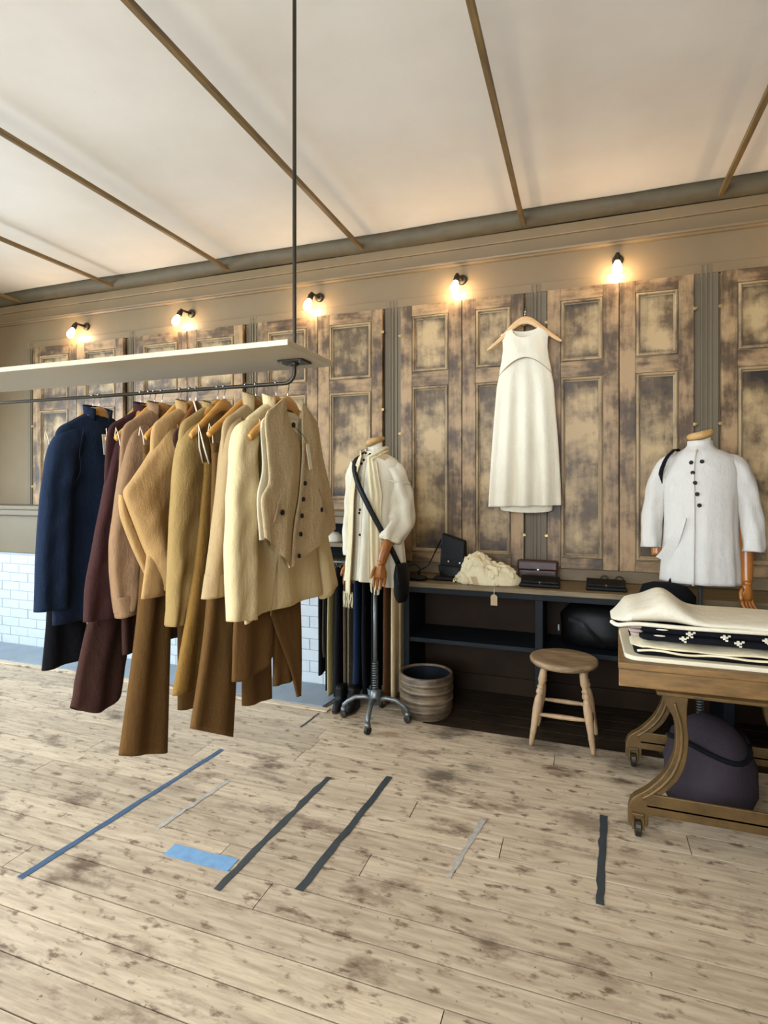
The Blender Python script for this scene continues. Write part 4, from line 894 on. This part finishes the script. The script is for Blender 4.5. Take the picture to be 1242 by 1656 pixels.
# black bag standing on the bench
bg = thing('handbag', 'tall black leather bag standing open on the bench beside the scarf pile', 'bag', (-.86, 3.83, ZB))
ob('body', M().rings([[(-.965, 3.86, ZB), (-.79, 3.86, ZB), (-.785, 3.96, ZB), (-.96, 3.96, ZB)], [(-.962, 3.86, ZB+.15), (-.79, 3.86, ZB+.14), (-.785, 3.95, ZB+.15), (-.955, 3.95, ZB+.16)],
                        [(-.955, 3.875, ZB+.315), (-.785, 3.875, ZB+.268), (-.78, 3.91, ZB+.272), (-.945, 3.91, ZB+.325)]]), m_black, bg, bevel=.008)
ob('flap', M().box(-.985, -.77, 3.775, 3.87, ZB+.001, ZB+.028), m_black, bg, bevel=.008)
ob('flap_fold', rib([(-.12, .10), (-.115, .06), (-.1, .02)], [(.05, .09), (.05, .05), (.06, .02)], [.012, .018, .02], 0, 0, 8, 14, cap=True).xform(lambda p: (-.85+p[1], 3.845-p[0], ZB+p[2])), m_black, bg, smooth=True)
for x, z in ((-.90, .125), (-.82, .118), (-.90, .085)): ob('stud', M().disc((x, 3.859, ZB+z), (0, 1, 0), .006, .006, 10), m_chrome, bg)
ob('strap', strip(cat([(-.965, 3.91, ZB+.27), (-.985, 3.83, ZB+.20), (-1.02, 3.81, ZB+.12), (-1.06, 3.86, ZB+.08), (-1.10, 3.79, ZB+.05), (-1.05, 3.78, ZB+.012), (-.98, 3.79, ZB+.008)], 24), .022, [(.1, 1, .2)]*25, .004), m_black, bg, smooth=True)
w0 = thing('pouch', 'small black rolled strap pouch at the left end of the bench', 'pouch', (-1.08, 3.74, ZB))
ob('body', M().lathe([(.02, 0), (.045, .004), (.05, .02), (.04, .035), (.001, .038)], (0, 0, 0), 20).xform(lambda p: (-1.09+p[0]*1.4, 3.74+p[1]*.7, ZB+p[2])), m_black, w0, smooth=True)
ob('loop', M().tube([(-1.13+.05*cos(a), 3.77, ZB+.06+.045*sin(a)) for a in [-.6+5*i/18 for i in range(19)]], .006, 8), m_black, w0, smooth=True)
# crumpled white scarf pile
sp_ = thing('scarf', 'crumpled cream fringed scarf heaped on the bench', 'scarf', (-.62, 3.83, ZB))
m = M(); nx_, ny_ = 64, 36; rgs = []
def pile(x, yv):
    e = max(0, 1-(x/.236)**2-(yv/.132)**2)**.42; h = e*(.082+.115*math.exp(-((x+.07)/.08)**2)+.035*math.exp(-((x-.11)/.07)**2))
    n_ = abs(sin(x*27+yv*15+2.2*sin(yv*19)))*.5+abs(sin(x*17-yv*31+1.8*sin(x*23)))*.4+.3*abs(sin(x*58+yv*40+2*sin(x*30)))
    return h*(.74+.32*n_)
for i in range(nx_+1):
    for j in range(ny_+1):
        a = 2*PI*j/ny_; r = (i/nx_)**.8; x = .232*r*cos(a)*(1+.05*sin(5*a)); yv = .128*r*sin(a)*(1+.06*sin(7*a)); m.v.append((-.622+x, 3.83+yv, ZB+.0005+(pile(x, yv) if i < nx_ else 0)))
for i in range(nx_):
    for j in range(ny_): m.f.append((i*(ny_+1)+j, (i+1)*(ny_+1)+j, (i+1)*(ny_+1)+j+1, i*(ny_+1)+j+1))
pl = ob('heap', m, m_cream_scarf, sp_, smooth=True)
for i in range(44):
    rd = random.Random(i+300); x = rd.uniform(-.17, .17); yv = rd.uniform(-.10, .08); an = rd.uniform(-.9, .9) if i % 2 else rd.uniform(.6, 2.4); ln = rd.uniform(.025, .06); pts = []
    for k in range(9):
        q = -1+k/4; px = x+cos(an)*ln*q+.022*sin(q*2.6+i); py = yv+sin(an)*ln*.7*q+.014*cos(q*2.2+i); px = max(-.21, min(.21, px)); py = max(-.11, min(.10, py))
        pts.append((-.622+px, 3.83+py, ZB+.002+pile(px, py)-.004+.006*sin(q*2.3+i)))
    r0 = rd.uniform(.015, .034); ob('fold', M().tube(cat(pts, 20), [r0*(.45+.55*sin(PI*min(1, max(0, .08+.84*k/20))))*(1+.12*sin(k*1.3+i)) for k in range(21)], 10, flat=.75), m_cream_scarf, pl, smooth=True)
for i in range(22):
    rd = random.Random(i+50); x = -.78+.33*i/21 if i < 16 else -.84+rd.uniform(0, .1); y_ = 3.715+rd.uniform(-.006, .02)+(.0 if i < 16 else .02)
    ob('fringe', M().tube([(x, y_+.03, ZB+.03), (x+rd.uniform(-.01, .01), y_, ZB+.016), (x+rd.uniform(-.02, .02), y_-.012, ZB+.005)], [.004, .004, .005], 6), m_cream_scarf, pl, smooth=True)
ob('string', M().tube([(-.555, 3.70, ZB+.02), (-.552, 3.672, ZB+.0), (-.552, 3.660, ZB-.025), (-.553, 3.658, ZB-.05)], .0018, 6), m_white, sp_)
tg = ob('swing_tag', M().prism([(-.021, 0), (.021, 0), (.021, .058), (.012, .07), (-.012, .07), (-.021, .058)], 3.655, 3.657).xform(lambda p: (p[0]-.553, p[1], p[2]+ZB-.118)), m_kraft, sp_); tg['label'] = 'small brown card swing tag'
ob('care_card', M().box(-.69, -.655, 3.692, 3.694, ZB+.003, ZB+.055).xform(lambda p: (p[0]+(p[2]-ZB)*-.4, p[1]-(.06-(p[2]-ZB))*.2, p[2])), m_kraft, sp_)
# brown clutch and wallets
ck = thing('clutch_bag', 'brown leather clutch standing at the back of the bench', 'bag', (-.315, 3.98, ZB))
ob('body', M().box(-.435, -.175, 3.96, 4.02, ZB, ZB+.125), m_brownl, ck, bevel=.012)
ob('flap', M().box(-.440, -.170, 3.948, 4.022, ZB+.075, ZB+.145), m_brownl, ck, bevel=.014)
ob('stud', M().disc((-.30, 3.946, ZB+.085), (0, 1, 0), .006, .006, 10), m_chrome, ck)
def wallet(x, y, w_, lab, n=2):
    t = thing('wallet', lab, 'wallet', (x, y, ZB), group='black wallets on the bench')
    ob('body', M().rings([[(x-w_, y-.06, ZB+.0005), (x+w_, y-.06, ZB+.0005), (x+w_, y+.06, ZB+.0005), (x-w_, y+.06, ZB+.0005)], [(x-w_-.004, y-.064, ZB+.012), (x+w_+.003, y-.062, ZB+.012), (x+w_, y+.06, ZB+.014), (x-w_, y+.06, ZB+.012)], [(x-w_, y-.06, ZB+.024), (x+w_, y-.06, ZB+.022), (x+w_, y+.06, ZB+.028), (x-w_, y+.06, ZB+.026)]]), m_black, t, bevel=.006)
    ob('flap', M().rings([[(x-w_*.96, y-.035, ZB+.026), (x+w_*.96, y-.035, ZB+.026), (x+w_*.98, y+.05, ZB+.030), (x-w_*.98, y+.05, ZB+.028)], [(x-w_*.94, y-.03, ZB+.040), (x+w_*.95, y-.028, ZB+.038), (x+w_*.98, y+.05, ZB+.062), (x-w_*.98, y+.05, ZB+.066)]]), m_black, t, bevel=.006)
    ob('stud', M().disc((x, y-.036, ZB+.033), (0, 1, .2), .0055, .006, 10), m_chrome, t)
wallet(-.275, 3.79, .125, 'black leather wallet in front of the brown clutch')
wallet(.125, 3.80, .118, 'flat black leather wallet at the right end of the bench')
bk = thing('belt', 'pair of dark buckles lying behind the right-hand black wallet', 'belt', (.16, 3.93, ZB))
for x in (.12, .21): ob('buckle', M().tube([(x+.022*cos(a), 3.93, ZB+.045+.022*sin(a)) for a in [2*PI*i/16 for i in range(17)]], .006, 6).box(x-.012, x+.012, 3.92, 3.94, ZB, ZB+.028), m_iron, bk, smooth=False)
ob('strap', M().box(.09, .24, 3.915, 3.945, ZB+.0005, ZB+.008), m_black, bk, bevel=.002)
# black bags inside the right bay
sb = thing('satchel', 'slumped black satchel on the dark shelf under the bench', 'bag', (.13, 3.9, .4555))
ob('body', M().lathe([(.6, 0), (1, .02), (1.02, .10), (.92, .2), (.7, .26), (.3, .28), (.001, .28)], (0, 0, 0), 28).xform(lambda p: (.10+p[0]*.26+.02*sin(p[2]*20), 3.9+p[1]*.13, .4560+p[2])), m_black, sb, smooth=True)
ob('strap', strip(cat([(-.10, 3.80, .64), (-.02, 3.76, .62), (.06, 3.755, .55), (.12, 3.77, .49)], 14), .025, [(0, .3, 1)]*15, .005), m_black, sb)
ob('buckle', M().box(-.165, -.155, 3.79, 3.80, .56, .60), m_steel, sb)
s2 = thing('satchel', 'dark cloth bag at the right end of the under-bench shelf', 'bag', (.5, 3.9, .4555))
ob('body', M().lathe([(.7, 0), (1, .03), (.98, .14), (.8, .24), (.3, .27), (.001, .27)], (0, 0, 0), 24).xform(lambda p: (.54+p[0]*.17, 3.9+p[1]*.13, .4560+p[2])), m_blackc, s2, smooth=True)
ob('handle', M().tube(cat([(.46, 3.86, .71), (.48, 3.83, .76), (.58, 3.83, .76), (.61, 3.86, .71)], 12), .008, 8), m_black, s2, smooth=True)

# ------------------------------------------------------------------ barrel tub
def tub_mat():
    t = NT('banded_tub'); g = t.n('ShaderNodeTexCoord'); mp = t.n('ShaderNodeMapping'); mp.inputs['Scale'].default_value = (2, 2, 26); t.l(g.outputs['Object'], mp.inputs[0])
    n = t.noise(mp.outputs[0], 1.0, 5, .6); n2 = t.noise(g.outputs['Object'], 14, 5)
    c = t.ramp(n, [(.34, hexl('#1d1711')), (.5, hexl('#4a3b29')), (.66, hexl('#8d7c62'))])
    t.base(t.mix(.35, c, t.ramp(n2, [(.35, hexl('#2b2219')), (.7, hexl('#8c7657'))]))); t.b.inputs['Roughness'].default_value = .45; t.bump(n, .3, .006); return t.m
m_tub = tub_mat()
tb = thing('tub', 'round banded brown wooden tub on the floor under the bench', 'tub', (-.985, 3.60, 0))
cx, cy = -.985, 3.585
ob('wall', M().lathe([(.155, .001), (.165, .006), (.170, .05), (.174, .10), (.175, .16), (.176, .22), (.177, .262), (.172, .272), (.160, .272), (.156, .262), (.154, .10), (.150, .03), (.001, .028)], (cx, cy, 0), 48, cap0=True, cap1=False), m_tub, tb, smooth=True)
ob('inner_lining', M().lathe([(.1555, .258), (.1535, .10), (.149, .034), (.001, .032)], (cx, cy, 0), 40, cap0=False), m_bench, tb, smooth=True, label='dark green-black inside')
for z, r in ((.055, .1715), (.115, .1755), (.175, .177), (.225, .178)):
    ob('hoop', M().lathe([(r-.003, -.012), (r+.0005, -.011), (r+.001, .011), (r-.003, .012)], (cx, cy, z), 48, cap0=False, cap1=False), m_tub, tb, smooth=True)

# ------------------------------------------------------------------ stool
st = thing('stool', 'round-seated bare wooden stool with turned legs before the bench', 'stool', (-.12, 3.49, 0))
sx, sy, sz = -.118, 3.475, .485
ob('seat', M().lathe([(.001, -.044), (.15, -.044), (.178, -.038), (.190, -.026), (.194, -.012), (.190, -.003), (.180, 0), (.12, -.006), (.001, -.010)], (sx, sy, sz), 48), m_stool_top, st, smooth=True)
feet = {(-1, -1): (-.294, 3.335), (1, -1): (.045, 3.335), (-1, 1): (-.275, 3.625), (1, 1): (.065, 3.61)}
for (a, b), (fx, fy) in feet.items():
    top = Vector((sx+a*.105, sy+b*.095, sz-.042)); bot = Vector((fx, fy, 0))
    pr = [(0, .012), (.02, .013), (.04, .019), (.16, .022), (.20, .016), (.23, .0145), (.245, .020), (.26, .020), (.27, .015), (.285, .019), (.31, .0215), (.33, .0215), (.345, .015), (.36, .016), (.40, .022), (.52, .0245), (.62, .022), (.74, .018), (.80, .0165), (.815, .019), (.83, .0165), (.90, .015), (.97, .012), (1, .011)]
    ob('leg', M().tube([top+(bot-top)*q for q, r in pr], [r for q, r in pr], 16), m_stool, st, smooth=True)
def at(a, b, q):
    fx, fy = feet[(a, b)]; top = Vector((sx+a*.105, sy+b*.095, sz-.042)); return top+(Vector((fx, fy, 0))-top)*q
for (p, q, h) in (((-1, -1), (1, -1), .60), ((-1, 1), (1, 1), .60), ((-1, -1), (-1, 1), .70), ((1, -1), (1, 1), .70)):
    A = at(*p, h); B = at(*q, h); ob('stretcher', M().tube([A.lerp(B, k/8) for k in range(9)], [.008+.006*sin(PI*k/8) for k in range(9)], 12), m_stool, st, smooth=True)

# ------------------------------------------------------------------ work table at the right
tb2 = thing('work_table', 'heavy wooden work table on ochre cast-iron wheeled legs', 'table', (.62, 2.98, 0))
TZ = .735
ob('table_top', M().prismz([(.135, 2.625), (1.13, 2.645), (1.15, 3.36), (.172, 3.34)], TZ-.03, TZ), m_table, tb2, bevel=.005)
ob('apron', M().prismz([(.138, 2.632), (1.125, 2.652), (1.125, 2.687), (.140, 2.667)], TZ-.105, TZ-.031), m_table, tb2, bevel=.004)
ob('apron', M().prismz([(.175, 3.30), (1.14, 3.32), (1.14, 3.35), (.175, 3.33)], TZ-.105, TZ-.031), m_table, tb2, bevel=.004)
ob('apron', M().prismz([(.141, 2.67), (.168, 2.67), (.20, 3.30), (.175, 3.30)], TZ-.105, TZ-.031), m_table, tb2, bevel=.004)
def iron_frame(y0, cxx, z_top):
    th = .045
    out = cat([(-.30, z_top), (-.285, z_top-.045), (-.255, z_top-.10), (-.247, z_top-.18), (-.258, z_top-.26), (-.295, z_top-.34), (-.355, z_top-.41), (-.41, z_top-.455), (-.428, z_top-.50), (-.43, .052)], 40)
    inn = cat([(-.20, z_top), (-.205, z_top-.05), (-.205, z_top-.11), (-.20, z_top-.18), (-.208, z_top-.27), (-.24, z_top-.355), (-.295, z_top-.42), (-.335, z_top-.455), (-.35, z_top-.50), (-.352, .052)], 40)
    for s in (-1, 1):
        m = M(); rg = [[(cxx-s*a, y0-th/2, za), (cxx-s*b, y0-th/2, zb_), (cxx-s*b, y0+th/2, zb_), (cxx-s*a, y0+th/2, za)] for (a, za), (b, zb_) in zip(out, inn)]
        lg = ob('leg', m.rings(rg), m_cast, tb2, bevel=.004)
        ob('rib', M().tube([(cxx-s*(a*.55+b*.45), y0-th/2-.002, (za+zb_)/2) for (a, za), (b, zb_) in zip(out[3:32], inn[3:32])], .007, 8), m_cast, lg, smooth=True)
        wx = cxx+s*.392
        ob('caster_wheel', M().tube([(wx-.013, y0-.01, .040), (wx-.010, y0-.01, .040), (wx+.010, y0-.01, .040), (wx+.013, y0-.01, .040)], [.034, .0395, .0395, .034], 20), m_iron, lg, smooth=False)
        ob('caster_fork', M().box(wx-.024, wx-.015, y0-.034, y0+.012, .035, .10).box(wx+.015, wx+.024, y0-.034, y0+.012, .035, .10).box(wx-.024, wx+.024, y0-.034, y0+.012, .092, .105), m_cast, lg, bevel=.003)
    ob('cross_beam', M().box(cxx-.36, cxx+.36, y0-.03, y0+.03, .135, .150).box(cxx-.36, cxx+.36, y0-.03, y0-.018, .105, .195), m_cast, tb2, bevel=.004)
    ob('head_plate', M().box(cxx-.32, cxx+.32, y0-.03, y0+.03, z_top-.004, z_top+.010), m_cast, tb2, bevel=.003)
iron_frame(2.64, .605, TZ-.115); iron_frame(3.28, .635, TZ-.115)
# bag of cloth under the table
cbun = thing('cloth_bundle', 'mauve-grey cloth sack on the floor under the work table', 'sack', (.55, 2.98, 0))
C_MAUVE = fabric('mauve_cloth', '#332b2f', .12)
ob('sack', M().lathe([(.10, .002), (.17, .01), (.19, .10), (.185, .22), (.15, .32), (.10, .38), (.05, .41), (.001, .415)], (0, 0, 0), 36).xform(lambda p: (.545+p[0]*(1+.06*sin(p[2]*40+p[1]*30)), 3.0+p[1]*1.1, p[2])), C_MAUVE, cbun, smooth=True)
ob('tie', M().tube([(.545+.165*cos(a), 3.0+.18*sin(a), .30+.03*sin(a*2)) for a in [2*PI*i/28 for i in range(29)]], .012, 8), m_blackc, cbun, smooth=True)
# folded clothes on the table
def rounded(x0, x1, y0, y1, r, n=6):
    p = []
    for (cx_, cy_, a0) in ((x1-r, y1-r, 0), (x0+r, y1-r, PI/2), (x0+r, y0+r, PI), (x1-r, y0+r, 1.5*PI)):
        for k in range(n+1): a = a0+PI/2*k/n; p.append((cx_+r*cos(a), cy_+r*sin(a)))
    return p
tag(ob('tray_board', M().prismz(rounded(.165, .85, 2.665, 3.20, .06), TZ+.0005, TZ+.020), m_paper, bevel=.004), 'cream rounded board under the folded clothes on the table', 'board')
def folded(x0, x1, y0, y1, z0, h, lay, mat, label, name='folded_garment', wob=.004, seed=0, cat_='clothing', r=.03):
    t = thing(name, label, cat_, ((x0+x1)/2, (y0+y1)/2, z0), group='folded clothes on the work table')
    for l in range(lay):
        m = M(); rg = []; za = z0+h*l/lay; hh = h/lay*.96; P_ = rounded(x0+.004*((l*7+seed) % 3), x1, y0+.005*((l*5+seed) % 3), y1, r)
        for (ins, f) in ((.012, 0), (.003, .18), (0, .5), (.003, .82), (.014, 1.0)):
            rr_ = []
            for k, (x, y) in enumerate(P_):
                cx_, cy_ = (x0+x1)/2, (y0+y1)/2; d_ = Vector((x-cx_, y-cy_)); d_ = d_*(1-ins/max(.05, d_.length))
                rr_.append((cx_+d_.x, cy_+d_.y, za+hh*f+wob*f*sin(x*23+y*17+seed+l)))
            rg.append(rr_)
        ob('fold', m.rings(rg), mat, t, smooth=True)
    return t
m_stripe = fabric('grey_rose_knit', '#a89487', .1); m_cream_k = fabric('cream_knit', '#e3d3ae', .05); m_navyk = fabric('black_knit', '#121217', .1)
folded(.20, .78, 2.69, 3.10, TZ+.0205, .022, 1, m_blackc, 'thin dark cloth lowest in the folded stack on the table', seed=1)
cr = thing('folded_garment', 'cream rolled knit with wavy edge in the folded stack', 'clothing', (.45, 2.85, TZ+.043), group='folded clothes on the work table')
m = M(); rg = []
for i in range(41):
    x = .195+.55*i/40; hh = (.026+.012*math.exp(-((x-.25)/.035)**2)+.005*sin(x*22))*(min(1, (i+1)/4)); z0_ = TZ+.0432
    rg.append([(x, 2.83+cos(2*PI*k/20)*.15*(min(1, (i+2)/5))+.006*sin(x*30), z0_+hh*(1+sin(2*PI*k/20))*.5+.0) for k in range(20)])
ob('roll', m.rings(rg), m_cream_k, cr, smooth=True)
ob('edge', M().tube([(x, 2.676+.006*sin(x*30), TZ+.046+.004*sin(x*26)) for x in [.215+.52*i/30 for i in range(31)]], .005, 8), m_cream_k, cr, smooth=True)
bt = folded(.225, .80, 2.70, 3.06, TZ+.085, .062, 2, m_navyk, 'black knit folded piece patterned with white crosses', seed=3)
def cross(x, z, s, mt=m_white):
    mm = M()
    for (dx, dz_) in ((0, 0), (1, 0), (-1, 0), (0, 1), (0, -1), (2, 1), (1, -2)):
        mm.box(x+dx*s-s*.52, x+dx*s+s*.52, 2.6955, 2.700, z+dz_*s*.7-s*.4, z+dz_*s*.7+s*.4)
    return ob('cross_motif', mm, m_white, bt)
for x, z in ((.42, TZ+.128), (.395, TZ+.105), (.55, TZ+.125), (.60, TZ+.105), (.70, TZ+.125)): cross(x, z, .009)
for x, z in ((.315, TZ+.137), (.305, TZ+.110)): ob('dash_motif', M().ball((x, 2.698, z), .024, .004, .0035, 12, 6), m_white, bt, smooth=True)
folded(.185, .245, 2.72, 3.0, TZ+.09, .055, 3, m_stripe, 'narrow rose-grey folded edge left of the black knit', seed=2, r=.02)
sw = thing('folded_garment', 'white folded sweater with a raised peak on top of the stack', 'clothing', (.45, 2.9, TZ+.15), group='folded clothes on the work table')
m = M(); rg = []
for i in range(51):
    u = i/50; x = .115+.69*u
    hh = .045+.085*math.exp(-((x-.335)/.085)**2)+.03*math.exp(-((x-.20)/.07)**2); hh *= min(1, (.12+u*9))**.6; droop = -.012*math.exp(-((x-.14)/.05)**2)
    rg.append([(x, 2.88+cos(2*PI*k/28)*(.205*min(1, .35+u*7))+.004*sin(x*19+k), TZ+.150+droop+hh*.5*(1+math.copysign(abs(sin(2*PI*k/28))**.8, sin(2*PI*k/28)))) for k in range(28)])
ob('body', m.rings(rg), m_white, sw, smooth=True)
ob('hem_fold', M().tube(cat([(.112, 2.72, TZ+.152), (.14, 2.69, TZ+.146), (.22, 2.682, TZ+.158), (.40, 2.680, TZ+.156), (.62, 2.682, TZ+.158), (.80, 2.70, TZ+.156)], 40), .009, 10), m_white, sw, smooth=True)
